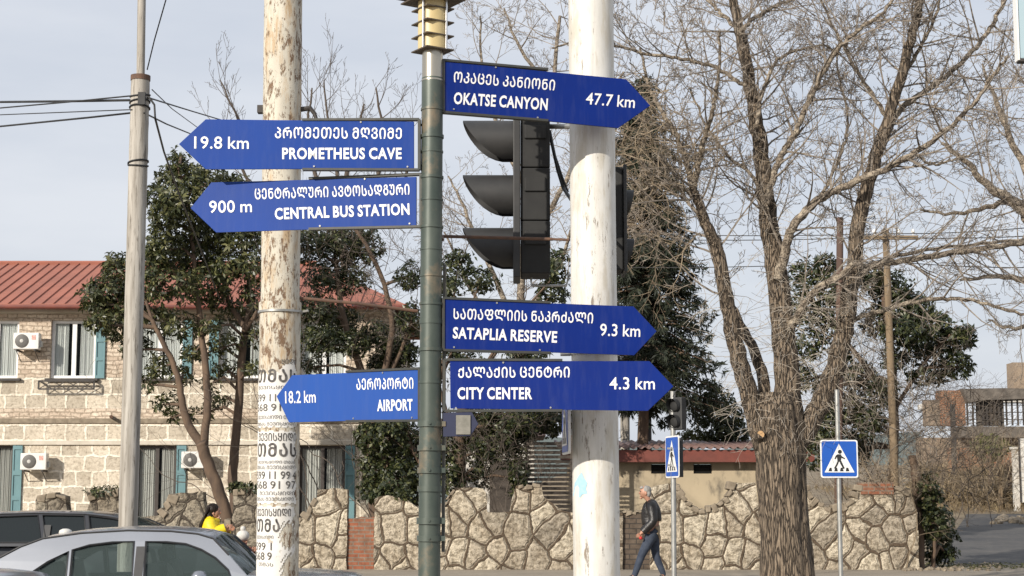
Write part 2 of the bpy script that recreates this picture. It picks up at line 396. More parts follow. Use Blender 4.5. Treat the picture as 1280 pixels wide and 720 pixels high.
def masonry(name):
    """old wall of brick courses and rough squared stone courses in pale mortar"""
    m, t, bs = newmat(name); bs.inputs['Roughness'].default_value = 0.92
    v, z, raw = xz(t)
    nn = N(t, 'TexNoise'); nn.inputs['Scale'].default_value = 2.6; nn.inputs['Detail'].default_value = 4; t.links.new(raw, nn.inputs[0])
    vd = mixc(t, 0.17, v, nn.outputs[1], 'ADD')
    def brick(bw, rh, mort, c1, c2, cm, bias=0.0, smooth=0.1):
        b = N(t, 'TexBrick'); b.inputs['Scale'].default_value = 1.0
        b.inputs['Brick Width'].default_value = bw; b.inputs['Row Height'].default_value = rh
        b.inputs['Mortar Size'].default_value = mort; b.inputs['Mortar Smooth'].default_value = smooth
        b.inputs['Color1'].default_value = (*c1, 1); b.inputs['Color2'].default_value = (*c2, 1); b.inputs['Mortar'].default_value = (*cm, 1)
        b.inputs['Bias'].default_value = bias; b.offset = 0.45
        t.links.new(vd, b.inputs[0]); return b
    bs1 = brick(0.28, 0.118, 0.017, (0.60, 0.50, 0.415), (0.74, 0.655, 0.56), (0.44, 0.365, 0.295))
    bs2 = brick(0.43, 0.42, 0.034, (0.47, 0.425, 0.36), (0.68, 0.62, 0.53), (0.88, 0.83, 0.74), 0.0, 0.2); bs2.squash = 1.3; bs2.squash_frequency = 2
    # which courses are brick
    def band(lo, hi):
        a = N(t, 'Math'); a.operation = 'GREATER_THAN'; a.inputs[1].default_value = lo; t.links.new(z, a.inputs[0])
        b = N(t, 'Math'); b.operation = 'LESS_THAN'; b.inputs[1].default_value = hi; t.links.new(z, b.inputs[0])
        c = N(t, 'Math'); c.operation = 'MULTIPLY'; t.links.new(a.outputs[0], c.inputs[0]); t.links.new(b.outputs[0], c.inputs[1]); return c.outputs[0]
    ad = N(t, 'Math'); ad.operation = 'ADD'
    t.links.new(band(5.0, 9.0), ad.inputs[0]); t.links.new(band(3.72, 4.15), ad.inputs[1])
    col = mixc(t, ad.outputs[0], bs2.outputs[0], bs1.outputs[0])
    n = noise(t, raw, 11, 8, 0.7); n2 = noise(t, raw, 0.9, 4)
    col = mixc(t, 0.9, col, ramp(t, n, [(0.32, (0.50, 0.46, 0.41)), (0.52, (1.04, 1.03, 1.0))]), 'MULTIPLY')
    col = mixc(t, 0.8, col, ramp(t, n2, [(0.35, (0.78, 0.75, 0.70)), (0.65, (1.1, 1.08, 1.05))]), 'MULTIPLY')
    t.links.new(col, bs.inputs['Base Color'])
    fx = mixc(t, ad.outputs[0], bs2.outputs['Fac'], bs1.outputs['Fac'])
    inv = N(t, 'Math'); inv.operation = 'MULTIPLY_ADD'; inv.inputs[1].default_value = 0.5; t.links.new(fx, inv.inputs[0]); t.links.new(n, inv.inputs[2])
    bump(t, bs, inv.outputs[0], 0.9, 0.05)
    return m
MAT['masonry'] = masonry('old_masonry')

def rubble_mat(name, c_lo, c_hi, c_mortar, scale=2.15, wmort=0.05):
    m, t, bs = newmat(name); bs.inputs['Roughness'].default_value = 0.9
    v, z, raw = xz(t, 1.0, 0.85)
    nn = N(t, 'TexNoise'); nn.inputs['Scale'].default_value = 0.9; nn.inputs['Detail'].default_value = 5; t.links.new(raw, nn.inputs[0])
    vd = mixc(t, 0.62, v, nn.outputs[1], 'ADD')
    vo = N(t, 'TexVoronoi'); vo.voronoi_dimensions = '2D'; vo.feature = 'DISTANCE_TO_EDGE'; vo.inputs['Scale'].default_value = scale; vo.inputs['Randomness'].default_value = 0.95
    vc = N(t, 'TexVoronoi'); vc.voronoi_dimensions = '2D'; vc.inputs['Scale'].default_value = scale; vc.inputs['Randomness'].default_value = 0.95
    t.links.new(vd, vo.inputs['Vector']); t.links.new(vd, vc.inputs['Vector'])
    mort = ramp(t, vo.outputs[0], [(wmort * 0.7, (1, 1, 1)), (wmort * 1.15, (0, 0, 0))])
    n = noise(t, raw, 9, 8, 0.75); nb = noise(t, raw, 4.5, 4, 0.6)
    stone = ramp(t, n, [(0.34, tuple(k * .7 for k in c_lo)), (0.43, c_lo), (0.54, c_hi)])
    sep = N(t, 'SeparateColor'); t.links.new(vc.outputs['Color'], sep.inputs[0])
    stone = mixc(t, 0.85, stone, ramp(t, sep.outputs[0], [(0.0, (0.56, 0.53, 0.50)), (0.5, (0.92, 0.88, 0.82)), (1.0, (1.14, 1.12, 1.06))]), 'MULTIPLY')
    mcol = mixc(t, n, c_mortar, tuple(k * 1.6 for k in c_mortar))
    st = noise(t, raw, 0.8, 5, 0.65)
    allc = mixc(t, 0.75, mixc(t, mort, stone, mcol), ramp(t, st, [(0.32, (0.55, 0.48, 0.40)), (0.5, (0.95, 0.93, 0.9)), (0.68, (1.08, 1.06, 1.03))]), 'MULTIPLY')
    t.links.new(allc, bs.inputs['Base Color'])
    # stones pillow out, mortar stands as a thin rope
    h1 = ramp(t, vo.outputs[0], [(wmort, (0, 0, 0)), (0.13, (0.5, 0.5, 0.5))])
    a = N(t, 'Math'); a.operation = 'MULTIPLY_ADD'; a.inputs[1].default_value = 0.55; t.links.new(mort, a.inputs[0]); t.links.new(h1, a.inputs[2])
    b = N(t, 'Math'); b.operation = 'MULTIPLY_ADD'; b.inputs[1].default_value = 1.0; t.links.new(n, b.inputs[0]); t.links.new(a.outputs[0], b.inputs[2])
    c = N(t, 'Math'); c.operation = 'MULTIPLY_ADD'; c.inputs[1].default_value = 0.5; t.links.new(nb, c.inputs[0]); t.links.new(b.outputs[0], c.inputs[2])
    bump(t, bs, c.outputs[0], 1.0, 0.12)
    return m
MAT['rubble'] = rubble_mat('rubble_wall_stone', (0.36, 0.315, 0.245), (0.75, 0.685, 0.57), (0.115, 0.084, 0.056))
MAT['rubblegrey'] = rubble_mat('rubble_wall_grey', (0.18, 0.16, 0.13), (0.44, 0.40, 0.33), (0.075, 0.06, 0.045), 2.5)  # darker, greyer mix of the same rubble for the left wall pieces
MAT['capstone'] = plain('edge_stone', (0.15, 0.12, 0.085), (0.30, 0.25, 0.185), 7, 0.9, 0.6, 0, (1, 1, 1), 0.3, 0.7, 8, 0.03)
def brickmat(name, c1, c2, cm, bw=0.25, rh=0.085):
    m, t, bs = newmat(name); bs.inputs['Roughness'].default_value = 0.9
    v, z, raw = xz(t)
    b = N(t, 'TexBrick'); b.inputs['Scale'].default_value = 1; b.inputs['Brick Width'].default_value = bw; b.inputs['Row Height'].default_value = rh
    b.inputs['Mortar Size'].default_value = 0.012; b.inputs['Color1'].default_value = (*c1, 1); b.inputs['Color2'].default_value = (*c2, 1); b.inputs['Mortar'].default_value = (*cm, 1)
    t.links.new(v, b.inputs[0]); n = noise(t, raw, 6, 8, 0.7)
    t.links.new(mixc(t, 0.9, b.outputs[0], ramp(t, n, [(0.3, (0.45, 0.42, 0.4)), (0.65, (1.1, 1.1, 1.1))]), 'MULTIPLY'), bs.inputs['Base Color'])
    bump(t, bs, n, 0.6, 0.03); return m
MAT['brickred'] = brickmat('old_red_brick', (0.30, 0.10, 0.05), (0.24, 0.13, 0.08), (0.22, 0.18, 0.14))
MAT['brickdark'] = brickmat('sooty_brick', (0.10, 0.075, 0.055), (0.15, 0.115, 0.085), (0.05, 0.042, 0.035), 0.3, 0.11)
MAT['brickorange'] = brickmat('orange_brick', (0.34, 0.15, 0.075), (0.27, 0.13, 0.07), (0.3, 0.24, 0.18), 0.3, 0.1)
MAT['brickpale'] = brickmat('pale_block', (0.32, 0.25, 0.18), (0.26, 0.20, 0.15), (0.3, 0.25, 0.2), 0.5, 0.25)
MAT['plaster'] = layered('stained_plaster', [(0.3, (0.46, 0.38, 0.26)), (0.7, (0.36, 0.30, 0.21))], (1, 1, 0.7), 1.3,
                         (0.52, 0.66, (0.15, 0.13, 0.10)), (1, 1, 0.45), 2.0, 0.9, 0.2)
MAT['shedroof'] = plain('shed_roof_iron', (0.115, 0.068, 0.058), (0.17, 0.105, 0.09), 3, 0.6, 0.1)
MAT['fascia'] = plain('shed_fascia', (0.19, 0.050, 0.034), (0.13, 0.038, 0.028), 3, 0.6, 0.1)
MAT['oldwood'] = plain('weathered_wood', (0.042, 0.034, 0.028), (0.085, 0.07, 0.058), 6, 0.9, 0.3, 0, (0.3, 1, 1))
MAT['polewood'] = plain('pole_wood', (0.12, 0.075, 0.055), (0.08, 0.05, 0.04), 8, 0.9, 0.3, 0, (1, 1, 0.1))
MAT['polewoodpale'] = plain('pole_wood_pale', (0.25, 0.185, 0.115), (0.15, 0.11, 0.07), 8, 0.9, 0.3, 0, (1, 1, 0.1))
MAT['whitewash'] = plain('whitewashed_wall', (0.68, 0.66, 0.61), (0.5, 0.47, 0.42), 2, 0.9, 0.2)
MAT['slabconc'] = plain('ruin_concrete', (0.15, 0.13, 0.11), (0.08, 0.07, 0.06), 3, 0.9, 0.3)
MAT['bluepanel'] = plain('pale_blue_panel', (0.36, 0.47, 0.52), (0.32, 0.43, 0.48), 3, 0.5)
MAT['farglass'] = plain('far_curtain_wall', (0.45, 0.52, 0.62), (0.60, 0.65, 0.72), 2, 0.4)
MAT['barkbig'] = bark_mat('bark_furrowed', (0.026, 0.018, 0.012), (0.125, 0.093, 0.066), (0.27, 0.212, 0.15), 22, 0.12, 1.0)
MAT['barklimb'] = bark_mat('bark_limb', (0.055, 0.042, 0.032), (0.155, 0.122, 0.09), (0.30, 0.25, 0.19), 16, 0.7, 0.5, (0.40, 0.34, 0.26))
MAT['twig'] = plain('twig_bark', (0.28, 0.24, 0.195), (0.12, 0.098, 0.078), 7, 0.85)
MAT['twigpale'] = plain('sucker_bark', (0.42, 0.38, 0.32), (0.26, 0.22, 0.175), 7, 0.85)
MAT['twigdark'] = plain('twig_bark_dark', (0.10, 0.080, 0.062), (0.065, 0.05, 0.04), 7, 0.9)
MAT['twigtan'] = plain('twig_bark_tan', (0.29, 0.23, 0.155), (0.14, 0.105, 0.07), 7, 0.85)
MAT['trunkdark'] = plain('evergreen_bark', (0.15, 0.10, 0.065), (0.08, 0.055, 0.04), 7, 0.9, 0.4, 0, (1, 1, 0.3))
MAT['cutwood'] = plain('cut_wood', (0.50, 0.32, 0.16), (0.40, 0.24, 0.11), 30, 0.8)
MAT['leafdark'] = leaf_mat('leaf_dark', (0.010, 0.016, 0.006), (0.030, 0.041, 0.014), (0.12, 0.125, 0.048))
MAT['leafmid'] = leaf_mat('leaf_mid', (0.016, 0.022, 0.008), (0.052, 0.062, 0.022), (0.18, 0.175, 0.07))
MAT['needles'] = leaf_mat('needles', (0.010, 0.014, 0.008), (0.020, 0.028, 0.014), (0.045, 0.050, 0.024), 0.7)
MAT['olive'] = leaf_mat('leaf_olive', (0.05, 0.06, 0.015), (0.10, 0.105, 0.03), (0.17, 0.16, 0.06), 0.6)
MAT['dry'] = leaf_mat('dry_stems', (0.12, 0.085, 0.05), (0.22, 0.16, 0.09), (0.36, 0.28, 0.16), 0.9)

def ground_mat(name, c1, c2, c3, s1=0.5, s2=18, bmp=0.4, rough=0.92):
    m, t, bs = newmat(name); bs.inputs['Roughness'].default_value = rough
    v = coords(t); n1 = noise(t, v, s1, 6); n2 = noise(t, v, s2, 8, 0.75)
    c = ramp(t, n1, [(0.35, c1), (0.65, c2)])
    c = mixc(t, ramp(t, n2, [(0.5, (0, 0, 0)), (0.7, (0.8, 0.8, 0.8))]), c, c3)
    t.links.new(c, bs.inputs['Base Color']); bump(t, bs, n2, bmp, 0.02); return m
MAT['dirt'] = ground_mat('ground_dirt', (0.17, 0.13, 0.085), (0.24, 0.19, 0.12), (0.12, 0.10, 0.065))
MAT['asphalt'] = ground_mat('asphalt', (0.050, 0.049, 0.048), (0.066, 0.063, 0.060), (0.10, 0.097, 0.092), 0.3, 30)
MAT['asphaltpatch'] = ground_mat('asphalt_patched', (0.045, 0.045, 0.047), (0.09, 0.084, 0.077), (0.13, 0.12, 0.105), 0.45, 3.5)
MAT['paving'] = ground_mat('sidewalk_paving', (0.24, 0.205, 0.16), (0.31, 0.265, 0.205), (0.17, 0.145, 0.11), 0.6, 8)
MAT['kerb'] = plain('kerb_concrete', (0.34, 0.32, 0.29), (0.26, 0.24, 0.21), 4, 0.9, 0.2)
MAT['hill'] = plain('far_hill', (0.10, 0.125, 0.12), (0.13, 0.155, 0.14), 0.02, 0.95)

# ---------------------------------------------------------------- text
def text_geo(s, off=0.0, track=1.0):
    c = bpy.data.curves.new('t', 'FONT'); c.body = s; c.offset = off; c.resolution_u = 3; c.space_character = track; c.space_word = .75
    o = bpy.data.objects.new('t', c); COL.objects.link(o)
    bpy.context.view_layer.update()
    me = bpy.data.meshes.new_from_object(o.evaluated_get(bpy.context.evaluated_depsgraph_get()))
    vs = [(v.co.x, v.co.y) for v in me.vertices]; fs = [tuple(p.vertices) for p in me.polygons]
    bpy.data.objects.remove(o); bpy.data.curves.remove(c); bpy.data.meshes.remove(me)
    return vs, fs

def mtavruli(s):
    return ''.join(chr(ord(ch) - 0x10D0 + 0x1C90) if 0x10D0 <= ord(ch) <= 0x10FA else ch for ch in s)

CAP = 0.70
def put_text(mb, s, p0, p1, h, place, off=0.0, heavy=0.0):
    """s from pixel p0 to p1 along the baseline, cap height h px; place(px,py) -> 3D"""
    vs, fs = text_geo(s, off, 1.0 + heavy * 5 + off * 1.5)
    x0 = min(v[0] for v in vs); x1 = max(v[0] for v in vs)
    d = Vector((p1[0] - p0[0], p1[1] - p0[1])); L = d.length; d.normalize(); n = Vector((d.y, -d.x))
    out = []
    k = 0
    for ex, ey in (((0, 0),) if not heavy else ((0, 0), (heavy, 0), (-heavy, 0), (0, heavy * .8), (0, -heavy * .8))):
        out = []
        for x, y in vs:
            q = Vector(p0) + d * ((x + ex - x0) / (x1 - x0) * L) + n * ((y + ey) / CAP * h)
            out.append(place(q.x, q.y) + Vector((0, -.00025 * k, 0)))
        mb.add(out, fs); k += 1

# ================================================================= SETTING
def interp(x, tab):
    for (a, va), (b, vb) in zip(tab, tab[1:]):
        if x <= b:
            if x <= a: return va
            k = (x - a) / (b - a); return va + (vb - va) * k
    return tab[-1][1]
def ground_z(x, y):
    k = min(1, max(0, (x - 6) / 4)); k = k * k * (3 - 2 * k)
    z = interp(y, [(0, -0.02), (40, -0.02), (44, 0.05), (70, 0.95), (95, 2.6), (200, 6), (600, 9), (1500, 12)])
    z2 = interp(y, [(0, -0.02), (40, -0.02), (80, 0.3), (300, 1.0), (1500, 3)])
    return z2 + (z - z2) * k
mb = MB()
xs = [-900, -500, -300, -150, -80, -50, -30, -20, -12, -6, -2, 2, 4, 6, 7, 8, 9, 10, 12, 15, 20, 30, 50, 80, 150, 300, 500, 900]
ys = [-60, -20, 0, 10, 20, 30, 38, 40, 42, 44, 47, 50, 55, 60, 65, 70, 75, 80, 85, 90, 95, 110, 130, 160, 200, 300, 450, 600, 1000, 1500]
vs = [(x, y, ground_z(x, y)) for y in ys for x in xs]
fs = [(j * len(xs) + i, j * len(xs) + i + 1, (j + 1) * len(xs) + i + 1, (j + 1) * len(xs) + i) for j in range(len(ys) - 1) for i in range(len(xs) - 1)]
mb.add(vs, fs); tag(mb.build('ground', MAT['dirt']), kind='structure')

mb = MB(); mb.add([(-120, 12.7, 0), (120, 12.7, 0), (120, 25.1, 0), (-120, 25.1, 0)], [(0, 1, 2, 3)])
tag(mb.build('road', MAT['asphalt']), kind='structure')
mb = MB()
for k in range(5): mb.box2((-60 + k * 12, 20.4, 0.002), (-56 + k * 12, 20.55, 0.006))
tag(mb.build('road_marking', MAT['rswhite']), kind='structure')
mb = MB(); mb.box2((-120, -6, -0.1), (120, 12.5, 0.13)); tag(mb.build('near_pavement', MAT['paving']), kind='structure')
mb = MB(); mb.box2((-120, 12.5, -0.1), (120, 12.7, 0.134)); tag(mb.build('near_kerb', MAT['kerb'], bevel=0.02), kind='structure')
mb = MB(); mb.box2((-120, 25.3, -0.1), (120, 39.5, 0.15)); tag(mb.build('far_pavement', MAT['paving']), kind='structure')
mb = MB(); mb.box2((-120, 25.1, -0.1), (120, 25.3, 0.155)); tag(mb.build('far_kerb', MAT['kerb'], bevel=0.02), kind='structure')
# side street climbing away on the right
mb = MB(); ysr = [41, 43, 44, 47, 50, 55, 60, 65, 70, 72]; xsr = [10.3, 12, 15, 20, 30, 50, 80]
def lx(y): return 10.0 + max(0, (y - 41)) * 0.30
vs = [(max(x, lx(y)) if i == 0 else x + 8, y, ground_z(x + (8 if i else 0), y) + 0.03) for y in ysr for i, x in enumerate(xsr)]
fs = [(j * len(xsr) + i, j * len(xsr) + i + 1, (j + 1) * len(xsr) + i + 1, (j + 1) * len(xsr) + i) for j in range(len(ysr) - 1) for i in range(len(xsr) - 1)]
mb.add(vs, fs); tag(mb.build('side_street', MAT['asphaltpatch']), kind='structure')
# far hills
rnd = random.Random(3); mb = MB(); nx = 60; top = []
for i in range(nx):
    x = -500 + i * 1000 / (nx - 1); top.append((x, 620, 25 + 2.5 * math.sin(i * 0.7) + 2 * math.sin(i * 0.31 + 1) + rnd.uniform(-1, 1)))
vs = [(x, 520, 1) for x, y, z in top] + [(x, 570, z * 0.6) for x, y, z in top] + top + [(x, 760, 2) for x, y, z in top]
fs = [(r * nx + i, r * nx + i + 1, (r + 1) * nx + i + 1, (r + 1) * nx + i) for r in range(3) for i in range(nx - 1)]
mb.add(vs, fs); tag(mb.build('hills', MAT['hill'], smooth=True), kind='structure')

# ---------------------------------------------------------------- stone-and-brick building on the left
YB = 46.0
def B(px, py, dy=0.0): return at(px, py, YB + dy)
def Bx(px, y=520): return B(px, y).x
def Bz(py): return B(300, py).z
bld = thing('stone_building', (Bx(200), YB, 0), 'two storey old building of brick and stone blocks under a red seamed metal roof', 'building')
XL, XR = Bx(-330), Bx(487)
ups = [(-235, -178), (-137, -80), (-37, 20), (60, 117), (168, 226), (272, 328), (375, 432)]
los = [(-240, -185), (-132, -80), (-32, 18), (172, 222), (375, 432)]
UT, UBm, LT, LBm = Bz(400), Bz(473), Bz(557), Bz(655)
holes = []
for a, b in ups: holes.append([(Bx(a), YB, UBm), (Bx(b), YB, UBm), (Bx(b), YB, UT), (Bx(a), YB, UT)])
for a, b in los: holes.append([(Bx(a), YB, LBm), (Bx(b), YB, LBm), (Bx(b), YB, LT), (Bx(a), YB, LT)])
ZE = Bz(384)
mb = MB(); mb.holed([(XL, YB, -0.1), (XR, YB, -0.1), (XR, YB, ZE), (XL, YB, ZE)], holes, 0.4)
mb.box2((XR - 0.4, YB + 0.4, -0.1), (XR, YB + 9, ZE)); mb.box2((XL, YB + 9, -0.1), (XR, YB + 9.3, ZE)); mb.box2((XL, YB + 0.4, -0.1), (XL + 0.4, YB + 9, ZE))
mb.build('wall', MAT['masonry'], bld)
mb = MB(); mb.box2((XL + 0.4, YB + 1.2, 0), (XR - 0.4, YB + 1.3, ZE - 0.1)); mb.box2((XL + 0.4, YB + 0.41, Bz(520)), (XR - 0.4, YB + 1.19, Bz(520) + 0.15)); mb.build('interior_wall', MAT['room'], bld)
mb = MB(); mb.box2((XL - 0.05, YB - 0.09, Bz(398) + 0.13), (XR + 0.06, YB - 0.003, ZE)); mb.box2((XL - 0.1, YB - 0.2, ZE - 0.16), (XR + 0.1, YB + 0.3, ZE - 0.004)); mb.build('cornice', MAT['cornice'], bld)
mb = MB(); mb.box2((XL, YB - 0.06, Bz(556)), (XR, YB - 0.003, Bz(551))); mb.build('string_course', MAT['cornice'], bld)
mb = MB(); mb.box2((XL, YB - 0.04, Bz(529)), (XR, YB - 0.003, Bz(523))); mb.build('rough_ledge', MAT['capstone'], bld)
# roof with standing seams, hipped at the right end
ey, ry = YB - 0.45, YB + 4.6
zr = at(60, 330, ry).z; ez = ZE + 0.02
xrR = XR - 2.6
mb = MB()
A = [(XL - 0.3, ey, ez), (XR + 0.45, ey, ez), (xrR, ry, zr), (XL - 0.3, ry, zr)]
mb.add(A, [(0, 1, 2, 3)])
mb.add([(XR + 0.45, ey, ez), (XR + 0.45, YB + 9.6, ez), (xrR, ry, zr)], [(0, 1, 2)])
mb.add([(XL - 0.3, YB + 9.6, ez), (XR + 0.45, YB + 9.6, ez), (xrR, ry, zr), (XL - 0.3, ry, zr)], [(0, 1, 2, 3)])
sl_n = Vector((0, -(zr - ez), ry - ey)).normalized()
x = XL
while x < XR + 0.4:
    k1 = 1.0 if x < xrR else max(0.02, (XR + 0.45 - x) / (XR + 0.45 - xrR))
    p0 = Vector((x, ey, ez)); p1 = Vector((x, ey + (ry - ey) * k1, ez + (zr - ez) * k1))
    q = sl_n * 0.036; wv = Vector((0.011, 0, 0))
    vs = [p0 - wv, p0 + wv, p0 + wv + q, p0 - wv + q, p1 - wv, p1 + wv, p1 + wv + q, p1 - wv + q]
    mb.add(vs, [(0, 1, 2, 3), (4, 7, 6, 5), (0, 3, 7, 4), (1, 5, 6, 2), (3, 2, 6, 7)])
    x += 0.31
mb.box2((XL - 0.3, ey - 0.03, ez - 0.13), (XR + 0.48, ey + 0.005, ez + 0.02))
mb.tube([(XL - 0.3, ry, zr + 0.03), (xrR, ry, zr + 0.03)], 0.07, 6)
rf = mb.build('roof', MAT['roofred'], bld)
mb = MB(); mb.tube([(XL - 0.3, ey - 0.08, ez - 0.07), (XR + 0.45, ey - 0.08, ez - 0.07)], 0.06, 8); mb.build('gutter', MAT['fascia'], rf)

def window(a, b, zt, zb, white, shutters):
    xa, xb = Bx(a), Bx(b); y = YB + 0.12; fr = 0.085 if white else 0.07
    mb = MB(); xm = (xa + xb) / 2
    o = [(xa + .004, y, zb + .004), (xb - .004, y, zb + .004), (xb - .004, y, zt - .004), (xa + .004, y, zt - .004)]
    h1 = [(xa + fr, y, zb + fr), (xm - fr * .7, y, zb + fr), (xm - fr * .7, y, zt - fr), (xa + fr, y, zt - fr)]
    h2 = [(xm + fr * .7, y, zb + fr), (xb - fr, y, zb + fr), (xb - fr, y, zt - fr), (xm + fr * .7, y, zt - fr)]
    mb.holed(o, [h1, h2], 0.07)
    wn = mb.build('window', MAT['pvc'] if white else MAT['darkframe'], bld)
    g = MB()
    for hh in (h1, h2): g.add([(p[0], y + 0.035, p[2]) for p in hh], [(0, 1, 2, 3)])
    g.build('pane', MAT['winglass'], wn)
    c = MB()     # pleated curtains a hand behind the glass, parted off centre
    wr_ = random.Random(int(a * 7 + zb * 100)); g1, g2 = wr_.uniform(.0, .16), wr_.uniform(.03, .2); fq = wr_.uniform(.9, 1.7)
    for (p, q) in ((xa + fr * .5 + (xb - xa) * wr_.choice((0, 0, .07)), xm - (xb - xa) * g1), (xm + (xb - xa) * g2, xb - fr * .5)):
        n = 44; vs = []
        for i in range(n + 1):
            xx = p + (q - p) * i / n; yy = y + 0.085 + 0.022 * math.sin(i * fq + xx * 3) + .012 * math.sin(i * .37 * fq + a)
            vs += [(xx, yy, zb + 0.03), (xx, yy + 0.01, zt - 0.03)]
        c.add(vs, [(2 * i, 2 * i + 2, 2 * i + 3, 2 * i + 1) for i in range(n)])
    c.build('curtain', MAT['curtain'] if white else MAT['curtaingrey'], wn, smooth=True)
    if white:
        s = MB(); s.box2((xa - 0.1, YB - 0.12, zb - 0.07), (xb + 0.1, YB + 0.1, zb - 0.003)); s.build('sill', MAT['iron'], wn)
    for sx in shutters:
        x0 = Bx(b) + 0.01 if sx > 0 else Bx(a) - 0.27
        s = MB(); hgt = zt - zb
        ww = 0.26
        pan = [[(x0 + .04, YB - .06, zb + hgt * l), (x0 + ww - .04, YB - .06, zb + hgt * l), (x0 + ww - .04, YB - .06, zb + hgt * u), (x0 + .04, YB - .06, zb + hgt * u)] for l, u in ((.05, .30), (.36, .62), (.68, .95))]
        s.holed([(x0, YB - .06, zb), (x0 + ww, YB - .06, zb), (x0 + ww, YB - .06, zt), (x0, YB - .06, zt)], pan, 0.05)
        s.box2((x0 + .02, YB - .035, zb + .02), (x0 + ww - .02, YB - .012, zt - .02))
        s.build('shutter', MAT['teal'], wn)
    return wn
ush = {3: (1,), 4: (1,), 5: (-1,), 2: (), 6: (-1,)}
for i, (a, b) in enumerate(ups): window(a, b, UT, UBm, True, ush.get(i, (1,)))
for i, (a, b) in enumerate(los): window(a, b, LT, LBm, False, (1,))
mb = MB()
x0, x1 = Bx(50), Bx(119); zt, zb = Bz(477), Bz(487)
for z in (zt, zb): mb.box2((x0, YB - 0.26, z - .02), (x1, YB - 0.22, z + .02)); 
for x in (x0, x1): mb.box2((x - .02, YB - .26, zb), (x + .02, YB - .22, zt)); mb.box2((x - .02, YB - .22, zt - .02), (x + .02, YB - .002, zt + .02))
for k in range(4):
    xa = x0 + (x1 - x0) * k / 4; xb = x0 + (x1 - x0) * (k + 1) / 4
    mb.tube([(xa, YB - .24, zb), (xb, YB - .24, zt)], 0.012, 5); mb.tube([(xa, YB - .24, zt), (xb, YB - .24, zb)], 0.012, 5)
mb.build('window_box_rail', MAT['iron'], bld)
mb = MB(); mb.tube([B(139, 521), B(139, 521, -0.3)], 0.05, 8); mb.build('drain_pipe', MAT['rust'], bld)

def make_ac(px, py, label):
    c = B(px, py); t = thing('air_conditioner', (c.x, YB - 0.02, c.z), label, 'air conditioner', 'outdoor units on the stone building')
    w_, h_, d_ = 0.70, 0.45, 0.27
    mb = MB(); mb.box((c.x + w_ / 2, YB - 0.34, c.z - h_ / 2), (w_, d_, h_)); mb.build('casing', MAT['acwhite'], t, bevel=0.02)
    M = Matrix.Rotation(PI / 2, 3, 'X'); yc = YB - 0.34 - d_ / 2
    mb = MB(); mb.lathe((c.x + 0.24, yc - 0.006, c.z - h_ / 2), [(0.17, -0.004), (0.185, 0.0), (0.185, 0.006), (0.175, 0.012), (0.05, 0.014)], 28, M); g = mb.build('fan_grille', MAT['acgrille'], t, smooth='auto')
    mb = MB(); mb.lathe((c.x + 0.24, yc - 0.022, c.z - h_ / 2), [(0.05, -0.004), (0.05, 0.008), (0.02, 0.012)], 16, M); mb.build('fan_hub', MAT['achub'], g)
    mb = MB(); mb.box((c.x + 0.56, yc - 0.003, c.z - 0.13), (0.11, 0.004, 0.12)); mb.build('sticker', MAT['accard'], t)
    mb = MB()
    for sx in (0.1, w_ - 0.1):
        mb.box2((c.x + sx - .02, YB - 0.5, c.z - h_ - .05), (c.x + sx + .02, YB - .004, c.z - h_ - .004)); mb.tube([(c.x + sx, YB - .45, c.z - h_ - .05), (c.x + sx, YB - .01, c.z - h_ - .3)], 0.012, 5)
    mb.build('bracket', MAT['iron'], t)
    mb = MB(); mb.box((c.x + w_ + 0.03, YB - 0.30, c.z - 0.30), (0.05, 0.14, 0.16)); mb.build('valve_cover', MAT['achub'], t)
    return t
ac = make_ac(23, 418, 'upper storey white air conditioner beside the big white window')
for px, py, lb in ((32, 567, 'lower storey white air conditioner right of the teal shutter at the photo edge'), (231, 565, 'lower storey white air conditioner half hidden behind the forked tree trunk')):
    c = copy_tree(ac); q = B(px, py); c.location = (q.x, YB - 0.02, q.z); c['label'] = lb

# ---------------------------------------------------------------- low shed behind the wall
YS = 42.0
def S(px, py, dy=0): return at(px, py, YS + dy)
p0, p1 = S(715, 577), S(1000, 577)
shed = thing('shed', (p0.x + 2, YS, 0), 'low stained plaster shed with red fascia and corrugated roof behind the stone wall', 'shed')
vents = []
for a, b in ((814, 834), (867, 890)):
    vents.append([(S(a, 592).x, YS, S(a, 592).z), (S(b, 592).x, YS, S(a, 592).z), (S(b, 592).x, YS, S(a, 580).z), (S(a, 592).x, YS, S(a, 580).z)])
mb = MB(); mb.holed([(p0.x, YS, 0), (p1.x, YS, 0), (p1.x, YS, p0.z), (p0.x, YS, p0.z)], vents, 0.25)
mb.box2((p0.x, YS + .25, 0), (p0.x + .25, YS + 4, p0.z)); mb.box2((p1.x - .25, YS + .25, 0), (p1.x, YS + 4, p0.z)); mb.box2((p0.x, YS + 4, 0), (p1.x, YS + 4.2, p0.z))
mb.build('wall', MAT['plaster'], shed)
for v in vents:
    mb = MB(); mb.box2((v[0][0] + .01, YS + .15, v[0][2] + .01), (v[1][0] - .01, YS + .2, v[2][2] - .01)); 
    for k in range(3): mb.box2((v[0][0] + .003, YS + .05, v[0][2] + .07 * k + .03), (v[1][0] - .003, YS + .08, v[0][2] + .07 * k + .05))
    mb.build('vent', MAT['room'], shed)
zf0, zf1 = S(850, 577).z, S(850, 562).z
mb = MB(); mb.box2((p0.x - .3, YS - .38, zf0 - .02), (p1.x + .3, YS - .33, zf1 - .02)); mb.build('fascia', MAT['fascia'], shed)
mb = MB(); n = 400; vs = []
for i in range(n + 1):
    x = p0.x - .35 + (p1.x - p0.x + .7) * i / n; dz = 0.028 * math.sin(x * 2 * PI / 0.19)
    vs += [(x, YS - .48, zf1 + .03 + dz), (x, YS + 4.3, at(850, 551, YS + 4.3).z + dz)]
mb.add(vs, [(2 * i, 2 * i + 2, 2 * i + 3, 2 * i + 1) for i in range(n)])
